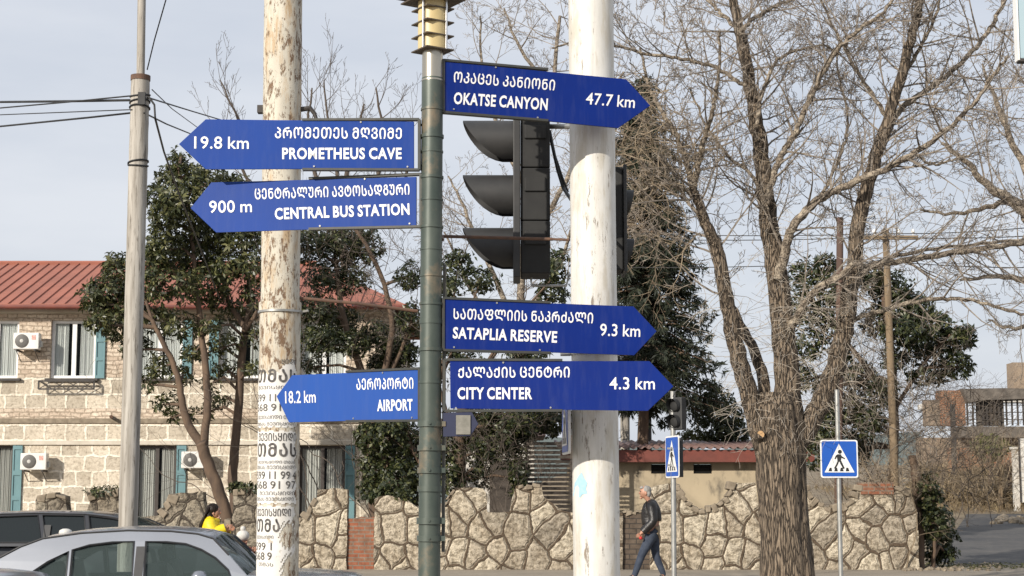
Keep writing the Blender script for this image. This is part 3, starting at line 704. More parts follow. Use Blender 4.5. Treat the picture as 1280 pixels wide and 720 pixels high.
o = mb.build('roof', MAT['shedroof'], shed, smooth=True); s = o.modifiers.new('s', 'SOLIDIFY'); s.thickness = 0.01

# ---------------------------------------------------------------- slatted wooden screen behind the wall
YW = 40.0
def W(px, py): return at(px, py, YW)
a, b = W(660, 640), W(713, 640)
scr = thing('wooden_screen', (a.x, YW, 0), 'dark weathered wooden slat screen standing behind the rubble wall', 'screen')
mb = MB(); n = 17; z0, z1 = W(660, 650).z, W(660, 560).z
for k in range(n):
    z = z0 + (z1 - z0) * k / (n - 1); mb.box((((a.x + b.x) / 2), YW, z), (b.x - a.x, 0.02, (z1 - z0) / n * 0.72), Matrix.Rotation(R(18), 3, 'X'))
mb.build('slat_panel', MAT['oldwood'], scr)
for x in (a.x - .03, b.x + .03):
    mb = MB(); mb.box2((x - .03, YW - .04, 0), (x + .03, YW + .04, W(660, 520).z)); mb.build('post', MAT['oldwood'], scr)
mb = MB(); mb.box2((a.x - .06, YW - .05, z1 + .06), (b.x + .06, YW + .05, z1 + .14)); mb.build('rail', MAT['oldwood'], scr)
# whitewashed garden house seen through the foliage
YG = 44.5
hs = thing('white_house', (at(610, 640, YG).x, YG, 0), 'whitewashed small house glimpsed through the dark thicket behind the wall', 'house')
mb = MB(); a, b = at(560, 640, YG), at(668, 640, YG); mb.box2((a.x, YG, 0), (b.x, YG + 3, at(600, 545, YG).z)); mb.build('wall', MAT['whitewash'], hs)
mb = MB(); mb.prism([(a.x - .3, YG - .3, at(600, 545, YG).z), (a.x - .3, YG + 3.3, at(600, 545, YG).z), (a.x - .3, YG + 1.5, at(600, 520, YG).z)], b.x - a.x + .6, (1, 0, 0)); mb.build('roof', MAT['shedroof'], hs)
mb = MB(); q = at(612, 600, YG); mb.box2((q.x, YG - .03, 0.1), (q.x + .8, YG - .003, q.z + .5)); mb.build('door', MAT['oldwood'], hs)

# ---------------------------------------------------------------- rubble stone walls
YWALL = 37.0
def wall(name, outline, label, mat, thick=0.4, Y=YWALL, edges=(), seed=1, extra=None):
    pts = [at(px, py, Y) for px, py in outline]
    zb = 0.1
    poly = [Vector((pts[0].x, Y, zb))] + pts + [Vector((pts[-1].x, Y, zb))]
    t = thing(name, (pts[0].x, Y, 0.15), label, 'wall')
    mb = MB(); rnd = random.Random(seed)
    # roughen the top line
    fine = []
    for p, q in zip(poly, poly[1:]):
        L = (q - p).length; n = max(1, int(L / 0.12))
        for k in range(n):
            r = p.lerp(q, k / n)
            if 0 < k: r = r + Vector((rnd.uniform(-.015, .015), 0, rnd.uniform(-.02, .02)))
            fine.append(r)
    fine.append(poly[-1])
    mb.prism(fine, thick); mb.build('stonework', mat, t)
    if edges:
        mb = MB()
        for (pa, pb, cnt, depth) in edges:
            A_, B_ = at(*pa, Y), at(*pb, Y); d = (B_ - A_)
            for k in range(cnt):
                c = A_ + d * ((k + .5) / cnt) + Vector((0, thick / 2 - 0.02, 0)); ang = math.atan2(d.z, d.x) + rnd.uniform(-.15, .15)
                w_ = d.length / cnt * rnd.uniform(.7, 1.15); h_ = depth * rnd.uniform(.5, 1.25); nb0 = len(mb.v); mb.box(c + Vector((0, 0, rnd.uniform(-.04, .02))), (w_, thick + rnd.uniform(.0, .07), h_), Matrix.Rotation(-ang - rnd.uniform(-.2, .2), 3, 'Y'))
                for vi in range(nb0, len(mb.v)): mb.v[vi] = tuple(Vector(mb.v[vi]) + Vector((rnd.uniform(-.02, .02), rnd.uniform(-.01, .01), rnd.uniform(-.025, .025))))
        mb.build('edge_stones', MAT['capstone'], t, bevel=0.02)
    if extra: extra(t)
    return t
def arc(cx, cy, r, a0, a1, n, ry=None):
    return [(cx + r * math.cos(R(a0 + (a1 - a0) * k / n)), cy + (ry or r) * math.sin(R(a0 + (a1 - a0) * k / n))) for k in range(n + 1)]
def arc_edges(pts, depth): return [(p, q, 1, depth) for p, q in zip(pts, pts[1:])]

stepd = [(360, 668), (372, 652), (384, 641), (396, 623)]
wall('stone_wall', [(352, 680)] + stepd + [(397, 612), (416, 610), (434, 612)], 'rubble stone wall piece with a sloping stepped edge right of the poster pole', MAT['rubble'], edges=[(stepd[i], stepd[i + 1], 2, 0.18) for i in range(3)], seed=4)
wall('brick_infill', [(434.5, 648), (468, 646)], 'low red brick infill between two rubble wall pieces', MAT['brickred'], 0.3, YWALL + 0.06, seed=5)
dip1 = [(609, 618), (609, 640), (637, 640), (641, 620)]
wall('stone_wall', [(468, 624), (482, 619), (506, 622), (518, 632), (530, 640), (552, 640), (556, 630), (563, 622), (570, 611), (585, 609), (604, 611)] + dip1 +
     [(645, 607), (660, 608), (677, 606), (679, 620), (692, 630), (702, 638), (722, 641), (778, 641)],
     'long rubble stone wall with a square notch, between the green signpost and the white pole', MAT['rubble'], edges=[((553, 632), (568, 613), 3, .12), ((647, 609), (676, 608), 3, .14)], seed=6)
wall('brick_pier', [(778, 640), (812, 640)], 'low sooty brick gate infill behind the walking man', MAT['brickdark'], 0.3, YWALL + 0.08, edges=[((778, 640), (812, 640), 6, .09)], seed=7)
d2 = arc(881, 603, 34, 178, 2, 12, 35)
d3 = arc(1040, 605, 33, 178, 2, 10, 30)
wall('stone_wall', [(812, 611), (826, 606), (845, 604)] + d2 + [(918, 603), (930, 604), (944, 603), (946, 620), (952, 641), (965, 642), (1000, 641), (1005, 606)] + d3 +
     [(1076, 606), (1098, 609), (1117, 609), (1127, 611), (1138, 614), (1147, 640)],
     'rubble stone wall with two round scooped dips, behind the big bare tree', MAT['rubble'], edges=arc_edges(d2, .16) + arc_edges(d3, .16) + [((1119, 610), (1138, 614), 2, .16)], seed=8,
     extra=lambda t: MB().box2((at(1076, 620, YWALL).x, YWALL - .03, at(1076, 618, YWALL).z), (at(1117, 620, YWALL).x, YWALL + .43, at(1076, 603, YWALL).z)).build('brick_cap', MAT['brickred'], t))
wall('stone_wall', [(291, 625), (293, 613), (330, 612), (352, 640)], 'grey rubble wall piece just left of the poster pole', MAT['rubblegrey'], edges=[((291, 613), (330, 612), 5, .14)], seed=9)
wall('stone_wall', [(150, 650), (196, 645), (207, 636), (219, 617), (254, 615), (257, 650), (274, 652), (291, 655)], 'crumbling grey rubble wall piece beside the woman in yellow', MAT['rubblegrey'], edges=[((200, 645), (219, 620), 3, .2), ((258, 655), (289, 655), 4, .2)], seed=10)
wall('stone_wall', [(-200, 640), (43, 642), (46, 621), (60, 619), (82, 620), (84, 640), (108, 640), (114, 620), (130, 614), (150, 612)], 'grey rubble wall piece with stubs above the dark car', MAT['rubblegrey'], edges=[((46, 621), (82, 620), 3, .12), ((110, 622), (150, 613), 4, .16)], seed=11)
# ================================================================= POLES
def axis_pole(pxa, pxb, Y, ztop, zbot):
    """axis through two photo pixels at distance Y, from zbot to ztop"""
    A, B_ = at(*pxa, Y), at(*pxb, Y); d = B_ - A
    f = lambda z: A + d * ((z - A.z) / d.z)
    return f, f(zbot), f(ztop)
def on_cyl(fx, Y, r, e=0.003):
    def place(px, py):
        p = at(px, py, Y); a = fx(p.z); dx = max(-r * .99, min(r * .99, p.x - a.x))
        return Vector((a.x + dx, Y - math.sqrt((r + e) ** 2 - dx * dx), p.z))
    return place
def on_cyl_arc(fx, Y, r, e=0.003):
    """arc length along the cylinder measured in photo pixels from its centre line"""
    def place(s, py):
        z = at(348, py, Y).z; a = fx(z); th = s / ppm(Y) / r
        return Vector((a.x + (r + e) * math.sin(th), Y - (r + e) * math.cos(th), z))
    return place

# ---- big white pole
YP, RP = 8.42, 0.116
fW, a0, a1 = axis_pole((738.5, 0), (746, 720), YP, 6.4, 0.12)
wp = thing('utility_pole', a0, 'thick white painted steel pole with peeling scuffs behind the right hand blue signs', 'pole')
mb = MB(); zz = [0.12 + k * 0.1 for k in range(64)]; rnd = random.Random(2)
mb.tube([fW(z) for z in zz], [RP * (1 + rnd.uniform(-.004, .004)) for z in zz], 40); mb.build('pole', MAT['whitepole'], wp, smooth='auto')
mb = MB(); mb.tube([fW(0.12), fW(0.2)], RP + 0.05, 32); mb.build('base_flange', MAT['whitepole'], wp, smooth='auto', bevel=0.01)
mb = MB()
for z in (at(740, 441, YP).z,): mb.tube([fW(z - .012), fW(z + .012)], RP + 0.006, 40); mb.box(fW(z) + Vector((-RP - .03, 0, 0)), (.05, .04, .03))
mb.build('clamp', MAT['steel'], wp, smooth='auto')
mb = MB(); pl = on_cyl(fW, YP, RP, 0.0025)
poly = [(716, 620), (718, 604), (722, 596), (726, 591), (729, 598), (733, 604), (731, 611), (733, 617), (727, 618), (724, 622)]
mb.add([pl(*q) for q in poly] + [pl(724.5, 609)], [(i, (i + 1) % 10, 10) for i in range(10)])
tag(mb.build('sticker', MAT['stickerblue']), 'torn pale blue paper sticker on the white pole', 'sticker')

# ---- peeling poster pole
YR, RR = 11.0, 0.128
fR, a0, a1 = axis_pole((354, 0), (347, 720), YR, 7.0, 0.12)
rp = thing('lamp_post', a0, 'round pole with flaking cream paint and rust, papered with notices', 'pole')
mb = MB(); zz = [0.12 + k * 0.08 for k in range(86)]
zband = at(348, 388, YR).z
mb.tube([fR(z) for z in zz], [(RR if z > zband else RR * 1.05) * (1 + rnd.uniform(-.008, .008)) for z in zz], 36); mb.build('pole', MAT['rustpole'], rp, smooth='auto')
mb = MB(); mb.tube([fR(zband - .012), fR(zband + .05)], RR * 1.06 + .004, 36); mb.build('paint_collar', MAT['rustpole'], rp, smooth='auto')
mb = MB(); mb.tube([fR(zband - .02), fR(zband - .006)], RR * 1.08 + .008, 36); mb.tube([fR(zband) + Vector((RR + .01, -.02, -.013)), fR(zband) + Vector((RR + .06, -.03, -.005))], .008, 6); mb.build('wire_band', MAT['steel'], rp, smooth='auto')
mb = MB(); z = at(348, 376, YR).z; mb.tube([fR(z) + Vector((RR * .8, 0, 0.02)), at(444, 379, YR), at(522, 389, YR + .1)], .011, 8); mb.build('stay_rod', MAT['rust'], rp)
mb = MB(); p = fR(at(350, 137, YR).z)
mb.tube([p + Vector((RR * .9, 0, 0)), p + Vector((RR + .06, 0, .01)), p + Vector((RR + .09, 0, -.03)), p + Vector((RR + .105, 0, -.075))], [.018, .018, .014, .012], 8)
mb.box(p + Vector((-RR - .01, 0, 0)), (.05, .06, .05)); mb.build('hook', MAT['iron'], rp)

def poster(top, bot, smax, label, ragged=None, holes=(), seed=0):
    rnd = random.Random(seed); place = on_cyl_arc(fR, YR, RR * 1.05 + .001, 0.002)
    mb = MB(); st = 1.6; s = -62
    cols = []
    while s < smax: cols.append(s); s += st
    rows = []; y = top
    while y < bot: rows.append(y); y += st
    for s in cols:
        for y in rows:
            t = top + (ragged(s) if ragged else 0) + 1.2 * math.sin(s * .5 + seed)
            if y < t: continue
            if y > bot - 1.5 + math.sin(s * .7 + seed): continue
            if s > smax - 3 + 2 * math.sin(y * .31 + seed): continue
            if any(((s - hx) / hr) ** 2 + ((y - hy) / hv) ** 2 < 1 + .35 * math.sin(s * 1.1 + y * .7) for hx, hy, hr, hv in holes): continue
            mb.add([place(s, y), place(s + st, y), place(s + st, y + st), place(s, y + st)], [(0, 1, 2, 3)])
    o = mb.build('paper_notice', MAT['paper']); tag(o, label, 'notice', 'paper notices on the flaking pole'); return o, place
def lines(o, place, items, keep=None):
    pl = lambda s, y: place(s, y) + Vector((0, -0.0025, 0))
    for s_, a, b, y, h, off, mt in items:
        mb = MB(); put_text(mb, mtavruli(s_) if mt else s_, (a, y), (b, y), h, pl, 0, off)
        l = mb.build('lettering', MAT['ink'], None, fix=False); l.parent = o
o, pl_ = poster(446, 536, 28, 'uppermost torn paper notice, partly behind the AIRPORT sign tip', lambda s: 22 - max(0, (s + 4)) * .75 if s < 20 else 6, (), 1)
lines(o, pl_, [('ყიდი', 6, 27, 457, 6, .01, True), ('თმას', -32, 27, 479, 15, .030, True), ('შევისყიდი', -30, 24, 488, 4, 0, True), ('599 11 99 4', -34, 28, 503, 9, .008, False), ('568 91 97', -34, 28, 515, 9, .008, False), ('შევისყიდი თმას', -30, 26, 525, 4.5, 0, True), ('თმას შევისყიდი', -32, 26, 533, 4, 0, True)])
o, pl_ = poster(539, 630, 29, 'middle paper notice on the flaking pole, whole and level with the lower windows', None, (), 2)
lines(o, pl_, [('შევისყიდი', -28, 28, 552, 9.5, .012, True), ('თმას', -30, 28, 571, 15.5, .030, True), ('შევისყიდი თმას', -28, 26, 580, 3.5, 0, True), ('თმას შევისყიდი', -32, 27, 587, 4.5, 0, True), ('599 11 99 4', -33, 28, 599, 9.5, .008, False), ('568 91 97', -33, 27, 611, 9.5, .008, False), ('შევისყიდი', -24, 26, 619, 4.5, 0, True), ('თმას შევისყიდი', -32, 24, 626, 4.2, 0, True)])
o, pl_ = poster(632, 750, 28, 'lowest paper notice, its right side ripped away to brown', None, ((16, 668, 11, 17), (19, 712, 12, 20), (26, 650, 5, 7)), 3)
lines(o, pl_, [('შევისყიდი', -30, 20, 645, 9, .012, True), ('თმა', -30, 5, 664, 15, .030, True), ('შევისყიდი', -30, -2, 673, 4, 0, True), ('599 1', -33, -4, 687, 9.5, .008, False), ('568 9', -33, -4, 699, 9.5, .008, False), ('თმას', -24, -2, 707, 4.5, 0, True)])

# ---- slim concrete pole on the left with cables
YC = 21.0
fC, a0, a1 = axis_pole((175.5, 105), (160, 655), YC, at(175, 99, YC).z, 0.0)
cp = thing('concrete_pole', a0, 'slim leaning concrete pole with a pipe on top, standing behind the silver car', 'pole')
mb = MB(); ztop = at(175, 99, YC).z; zz = [ztop * k / 60 for k in range(61)]
mb.tube([fC(z) for z in zz], [.118 * (1 + rnd.uniform(-.02, .02)) for z in zz], 24); mb.build('pole', MAT['concrete'], cp, smooth='auto')
mb = MB(); pt = fC(ztop); mb.tube([pt - Vector((0, 0, .02)), pt + Vector((0, 0, .045))], .125, 20); mb.build('collar', MAT['rust'], cp, smooth='auto')
mb = MB(); tp = at(178, -60, YC); mb.tube([pt, pt.lerp(tp, .5), tp], .053, 16); mb.build('top_pipe', MAT['concrete'], cp, smooth='auto')
mb = MB()
for yy in (120, 128, 135, 203, 207):
    z = at(170, yy, YC).z; c = fC(z); mb.tube([c + Vector((.126 * math.cos(k * PI / 8), .126 * math.sin(k * PI / 8), .02 * math.sin(k * PI / 8 + yy))) for k in range(17)], .012, 5)
mb.box(fC(at(180, 126, YC).z) + Vector((.05, -.12, 0)), (.09, .05, .16))
mb.build('wire_binding', MAT['cable'], cp)
def cable(pts, label, r=.012, n=16, sag=0, Ys=None, mat='cable', group=None):
    P = [at(px, py, Y) for px, py, Y in pts]
    out = []
    for i in range(len(P) - 1):
        for k in range(n): 
            q = P[i].lerp(P[i + 1], k / n); t = k / n; q.z -= sag * 4 * t * (1 - t); out.append(q)
    out.append(P[-1])
    mb = MB(); mb.tube(out, r, 6); return tag(mb.build('overhead_cable', MAT[mat], smooth=True), label, 'cable', group)
G1 = 'cables strung from the slim concrete pole'
cable([(-120, 129, 26), (0, 127.5, 23.5), (90, 126.5, 22), (174, 125, 20.9)], 'thick upper black cable running left from the slim concrete pole', .016, group=G1)
cable([(-120, 150, 26), (0, 135, 23.5), (80, 128, 22), (172, 119, 20.9)], 'thin black cable crossing the thick one left of the concrete pole', .010, group=G1)
cable([(-120, 147, 26), (0, 143.5, 23.5), (165, 137, 20.9)], 'faint straight cable second from the bottom, left of the concrete pole', .007, group=G1)
cable([(-120, 166, 26), (0, 158, 23.5), (110, 147, 22), (174, 140, 20.9)], 'lowest black cable running left from the slim concrete pole', .013, group=G1)
cable([(185, 122, 20.9), (240, 139, 27), (330, 166, 38), (420, 190, 48)], 'upper black cable running right from the concrete pole behind the 19.8 km sign', .012, group=G1)
cable([(180, 141, 20.9), (208, 155, 25), (240, 168, 30), (330, 205, 42)], 'lower black cable running right from the concrete pole', .012, group=G1)
cable([(190, 112, 20.9), (215, 136, 25), (245, 158, 30), (290, 190, 38)], 'thin middle cable running right from the concrete pole', .007, group=G1)
cable([(186, 121, 20.85), (193, 131, 20.85), (194, 148, 20.85), (205, 190, 23), (223, 240, 27), (258, 330, 34), (275, 375, 38)], 'black cable dropping from the concrete pole into the evergreen tree', .014, n=8, group=G1)
cable([(184, 87, 20.9), (193, 50, 20.4), (209, -6, 19.6), (225, -60, 19)], 'thin cable rising steeply beside the pipe of the concrete pole', .008, group=G1)

# ================================================================= SIGNPOST
YSP, RS = 7.92, 0.0515
fS, a0, a1 = axis_pole((540.5, 100), (536.5, 720), YSP, at(540, 66, YSP).z, 0.12)
sp = thing('signpost', a0, 'green grey tubular signpost with clamp rings and a tiered cream lantern on top', 'signpost')
mb = MB(); zz = [0.12 + (at(540, 98, YSP).z - .12) * k / 70 for k in range(71)]
mb.tube([fS(z) for z in zz], RS, 32); mb.build('pole', MAT['post'], sp, smooth='auto')
for yy, hh, ex in ((137, 1.5, .002), (171, 2, .003), (190, 1.2, .0015), (222, 1.5, .003), (250, 1.2, .002), (284, 1.5, .003), (312, 1, .0015), (345, 1.2, .002), (380, 1.5, .003), (402, 3, .0015), (437, 2, .004), (478, 1.5, .002), (530, 3.5, .005), (560, 3.5, .005), (588, 3.5, .005), (611, 3.5, .004), (651, 4, .006), (673, 3.5, .005)):
    z = at(538, yy, YSP).z; h = hh / ppm(YSP)
    mb = MB(); mb.tube([fS(z - h), fS(z + h)], RS + ex * 1.5 + .0008, 32)
    if yy in (530, 560, 588, 651, 673): mb.box(fS(z) + Vector((RS + .012, -.01, 0)), (.02, .03, h * 1.8)); mb.tube([fS(z) + Vector((.0, -RS - .004, 0)), fS(z) + Vector((0, -RS - .014, 0))], .006, 6)
    mb.build('clamp_ring', MAT['post'], sp, smooth='auto')
mb = MB(); za, zb_ = at(552, 330, YSP).z, at(552, 690, YSP).z; xe = fS(za).x + RS + .004
mb.box2((xe, YSP + .005, zb_), (xe + .016, YSP + .03, za)); mb.build('slotted_channel', MAT['frame'], sp)
# collar and lantern
zc0, zc1 = at(540, 102, YSP).z, at(540, 64, YSP).z
mb = MB(); mb.tube([fS(zc0), fS(zc0 + .008), fS(zc0 + .0081), fS(zc1)], [RS + .001, RS + .001, RS - .001, RS - .001], 32); mb.build('collar', MAT['collar'], sp, smooth='auto')
lan = MB(); top = fS(zc1); tiers = [at(540, y, YSP).z for y in (64, 47, 28.5, 10)]
ph = tiers[1] - tiers[0]
lant = None
zt = top.z
mb = MB(); mb.tube([top + Vector((0, 0, 0)), top + Vector((0, 0, ph * 5.1))], .0715, 36); lant = mb.build('lantern', MAT['lampbody'], sp, smooth='auto')
mb = MB(); M = Matrix.Rotation(R(33), 3, 'Z')
for k in range(5): mb.box(top + Vector((0, 0, k * ph)), (.152 if k < 4 else .26, .152 if k < 4 else .26, .006), M)
mb.box(top + Vector((0, 0, 3.62 * ph)), (.23, .23, .007), M)
mb.build('louvre_plate', MAT['lampplate'], lant)
mb = MB()
for k in range(4):
    a = R(33 + 45) + k * PI / 2 - .35; q = top + Vector((.080 * math.cos(a), .080 * math.sin(a), 0)); mb.tube([q, q + Vector((0, 0, 5 * ph))], .006, 10)
mb.build('corner_rod', MAT['chrome'], lant, smooth='auto')
mb = MB(); mb.lathe(top + Vector((0, 0, 5 * ph)), [(.12, .0), (.11, .03), (.06, .08), (.015, .1)], 24); mb.build('lantern_cap', MAT['lampplate'], lant, smooth='auto')

# ---- direction signs
GS = 'blue finger signs on the green signpost'
def dir_sign(label, outline, frame, texts, k, mat, strut=None, Y0=7.90, cx=540):
    """outline px; frame = (x_mid, x_post, top_left_y, top_right_y, bot_left_y, bot_right_y); k = metres back per metre along the board"""
    def pl(px, py, dy=0.0):
        # intersect the pixel ray with the sign's (yawed) plane y = Y0 + k*|x - x0| + dy
        x0 = at(cx, py, Y0).x; sgn = 1 if px > cx else -1; Y = Y0
        for _ in range(12): Y = Y0 + k * max(0, sgn * (at(px, py, Y).x - x0)) + dy
        return at(px, py, Y)
    c = pl(*outline[0])
    t = thing('direction_sign', (c.x, Y0, c.z), label, 'sign', GS)
    nrm = (pl(outline[1][0], outline[1][1]) - pl(outline[0][0], outline[0][1])); nrm.z = 0
    ax = Vector((-nrm.y, nrm.x, 0)).normalized()
    if ax.y < 0: ax = -ax
    mb = MB(); mb.prism([pl(*q) for q in outline], .012, ax); b = mb.build('board', MAT[mat], t, bevel=.002)
    for tx in texts:
        mb = MB(); put_text(mb, tx[0], tx[1], tx[2], tx[3], lambda x, y: pl(x, y) - ax * .0015, *tx[4]); mb.build('lettering', MAT['letters'], b, fix=False)
    for qx, qy in ((.5 * (frame[0] + frame[1]), .5 * (frame[2] + frame[3]) + 3.5), (frame[0] + (frame[1] - frame[0]) * .1, frame[4] - 3.5), (frame[0] + (frame[1] - frame[0]) * .9, frame[5] - 3.5)):
        c0 = pl(qx, qy); mb = MB(); mb.tube([c0, c0 - ax * .004], .0045, 8); mb.build('rivet', MAT['steel'], b, smooth='auto')
    xm, xp, a, b_, c_, d = frame
    def bar(q0, q1, wd):
        m = MB(); p0, p1 = pl(*q0), pl(*q1); dirv = (p1 - p0).normalized(); n = dirv.cross(ax).normalized() * wd
        A = [p0 - n - ax * .006, p1 - n - ax * .006, p1 + n - ax * .006, p0 + n - ax * .006]; 
        m.prism(A, .032, ax); return m
    m = bar((xm, a), (xp, b_), .0055); m2 = bar((xm, c_), (xp, d), .0055); m3 = bar((xp, b_), (xp, d), .0065)
    for q in (m2, m3): m.add(q.v, q.f)
    sx = 1 if xp < cx + 25 and xp > cx else -1
    for fy in (b_ + 6, d - 6):
        p = pl(xp, fy) + ax * .01; q = fS(p.z) + Vector((RS * .9 * (1 if p.x > fS(p.z).x else -1), 0, 0)); m.tube([p, q], .006, 8)
    m.build('frame', MAT['frame'], t)
    return t
bold, thin, geo = (.020, .013), (.004, .008), (.0, .020)
mk = mtavruli
dir_sign('blue finger sign reading OKATSE CANYON 47.7 km', [(555, 77), (783, 99), (813, 132), (773, 160), (553.5, 138.5)], (685, 554, 86.5, 75, 150.5, 140),
         [(mk('ოკაცეს კანიონი'), (567, 102.5), (693, 113), 12.5, geo), ('OKATSE CANYON', (567, 129.5), (684, 137.5), 14, bold), ('47.7 km', (732, 130), (793, 135), 14.5, thin)], .31, 'blue')
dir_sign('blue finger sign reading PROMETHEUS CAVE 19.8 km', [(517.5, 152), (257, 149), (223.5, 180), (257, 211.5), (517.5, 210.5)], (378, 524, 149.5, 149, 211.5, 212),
         [(mk('პრომეთეს მღვიმე'), (344, 172.5), (502, 173.5), 13, geo), ('PROMETHEUS CAVE', (353, 198.5), (502, 198.5), 13.5, bold), ('19.8 km', (243, 185.5), (311, 186), 15, thin)], .04, 'blue_sunlit', Y0=7.89)
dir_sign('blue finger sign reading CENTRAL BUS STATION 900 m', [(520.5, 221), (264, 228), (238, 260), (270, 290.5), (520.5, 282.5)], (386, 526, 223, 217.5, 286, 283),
         [(mk('ცენტრალური ავტოსადგური'), (319, 249), (512, 243), 12.5, geo), ('CENTRAL BUS STATION', (344, 274), (512, 268), 13.5, bold), ('900 m', (262, 266), (315, 265), 15, thin)], .14, 'blue_sunlit')
dir_sign('blue finger sign reading SATAPLIA RESERVE 9.3 km', [(556, 374), (792, 383), (821, 414), (793, 444), (555.5, 436)], (688, 554, 378, 372.5, 441, 437.5),
         [(mk('სათაფლიის ნაკრძალი'), (567, 398.5), (741, 404), 12.5, geo), ('SATAPLIA RESERVE', (566, 422.5), (696, 428), 13.5, bold), ('9.3 km', (750, 419.5), (800, 421), 15, thin)], .18, 'blue')
dir_sign('blue finger sign reading CITY CENTER 4.3 km', [(562.5, 451), (812, 451.5), (842, 483), (810, 513.5), (563, 510.5)], (703, 555, 450, 449.5, 513, 513.5),
         [(mk('ქალაქის ცენტრი'), (573, 472), (712, 471.5), 12.5, geo), ('CITY CENTER', (572, 498.5), (665, 498.5), 14, bold), ('4.3 km', (762, 486.5), (818.5, 486.5), 15, thin)], .02, 'blue')
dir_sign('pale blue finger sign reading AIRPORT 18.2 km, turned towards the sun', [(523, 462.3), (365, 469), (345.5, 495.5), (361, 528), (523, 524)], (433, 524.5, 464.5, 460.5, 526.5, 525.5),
         [(mk('აეროპორტი'), (446, 487), (517, 485.5), 13, geo), ('AIRPORT', (472, 513.5), (516, 512.5), 13.5, bold), ('18.2 km', (357, 504), (395, 503), 15, thin)], 1.05, 'blue_faded_sunlit')
# small navy board under CITY CENTER
c = at(553, 530, 7.9); nb = thing('information_board', c, 'small dark navy arrow board under the CITY CENTER sign', 'sign')
mb = MB(); mb.prism([at(*q, 7.9) for q in ((554, 516), (590, 515), (598, 530), (588, 545), (554, 546))], .012); mb.build('board', MAT['navy'], nb, bevel=.002)
mb = MB(); mb.prism([at(*q, 7.893) for q in ((570, 519), (588, 519), (588, 543), (570, 543))], .004); mb.build('blank_panel', MAT['greypanel'], nb)

# ================================================================= TRAFFIC LIGHTS
def visor(mb, c, dirx, r, length, n=22, m=12, thick=.006):
    """open-bottomed tunnel visor along +-x, cut away in a curve below"""
    for e, flip in ((0, 1), (thick, -1)):
        rr = r - e; vs = []
        for i in range(n + 1):
            a = PI / 2 + (i / n - .5) * 2 * R(158); h = (1 - math.sin(a)) / 2
            L = length * max(.10, math.sqrt(max(0, 1 - h ** 1.25)))
            for j in range(m + 1):
                s = j / m; tz = 1 - .10 * s
                vs.append(c + Vector((dirx * L * s, rr * math.cos(a), rr * math.sin(a) - .0 * s)))
        mb.add(vs, [(i * (m + 1) + j, (i + 1) * (m + 1) + j, (i + 1) * (m + 1) + j + 1, i * (m + 1) + j + 1)[::flip] for i in range(n) for j in range(m)])
YT = 8.85
def T(px, py): return at(px, py, YT)
tl = thing('traffic_light', T(667, 250), 'black three section traffic light seen from the side beside the white pole', 'traffic light')
ct = T(667, 0).x
x0, x1 = T(648, 250).x, T(687, 250).x; zt_, zb_ = T(660, 150).z, T(660, 346).z
hs_ = (zt_ - zb_) / 3
mb = MB(); dep = .245
for k in range(3):
    z1 = zt_ - k * hs_; z0 = z1 - hs_
    mb.box2((x0 + .012, YT - dep / 2, z0 + .002), (x1, YT + dep / 2, z1 - .002))
    mb.prism([(x0 + .03, YT - dep / 2, z1 - .055), (x1 - .02, YT - dep / 2, z1 - .055), (x1 - .02, YT - dep / 2, z1 - .13), (x0 + .03, YT - dep / 2, z1 - .13)], .012, (0, -1, 0))
mb.build('housing', MAT['blackin'], tl, bevel=.008)
mb = MB(); mb.box2((x0 - .028, YT - dep / 2 - .02, zb_ - .02), (x0 + .010, YT + dep / 2 + .02, zt_ + .012)); mb.build('front_frame', MAT['black'], tl, bevel=.005)
for k, ln in enumerate(('lensr', 'lensy', 'lensg')):
    zc = [T(630, y).z for y in (177, 245, 311)][k]; c = Vector((x0 - .028, YT, zc))
    mb = MB(); visor(mb, c, -1, .112, .27); o = mb.build('visor', MAT['black'], tl, smooth=True)
    mb = MB(); mb.lathe(c + Vector((-.004, 0, 0)), [(.10, 0), (.08, .015), (.04, .026), (.005, .03)], 24, Matrix.Rotation(-PI / 2, 3, 'Y')); mb.build('lens', MAT[ln], tl, smooth=True)
mb = MB(); mb.tube([T(664, 347), T(664, 357), T(708, 357), T(711, 344), at(722, 342, YP + .1)], .007, 8); mb.build('bracket', MAT['steel'], tl); mb = MB(); mb.tube([T(686, 158), at(725, 158, YP + .05)], .014, 8)
mb.build('bracket', MAT['steel'], tl)
mb = MB(); mb.tube([T(687, 163), T(690, 180), T(697, 212), T(704, 235), at(714, 250, YP + .05)], .009, 8); mb.tube([T(688, 166), T(694, 195), T(703, 222), T(710, 240)], .006, 6); mb.build('feed_cable', MAT['cable'], tl)
mb = MB(); mb.tube([at(553, 295.5, 8.55), at(600, 296.5, 8.55), at(691, 299, 8.55)], .0085, 8); mb.tube([at(553, 295.5, 8.55), at(553, 300, 8.0)], .008, 8); mb.tube([at(691, 299, 8.55), at(712, 300, 8.5)], .007, 8); tag(mb.build('stay_rod', MAT['rust']), 'thin rusty rod between the signpost and the white pole, across the lowest visor', 'rod')
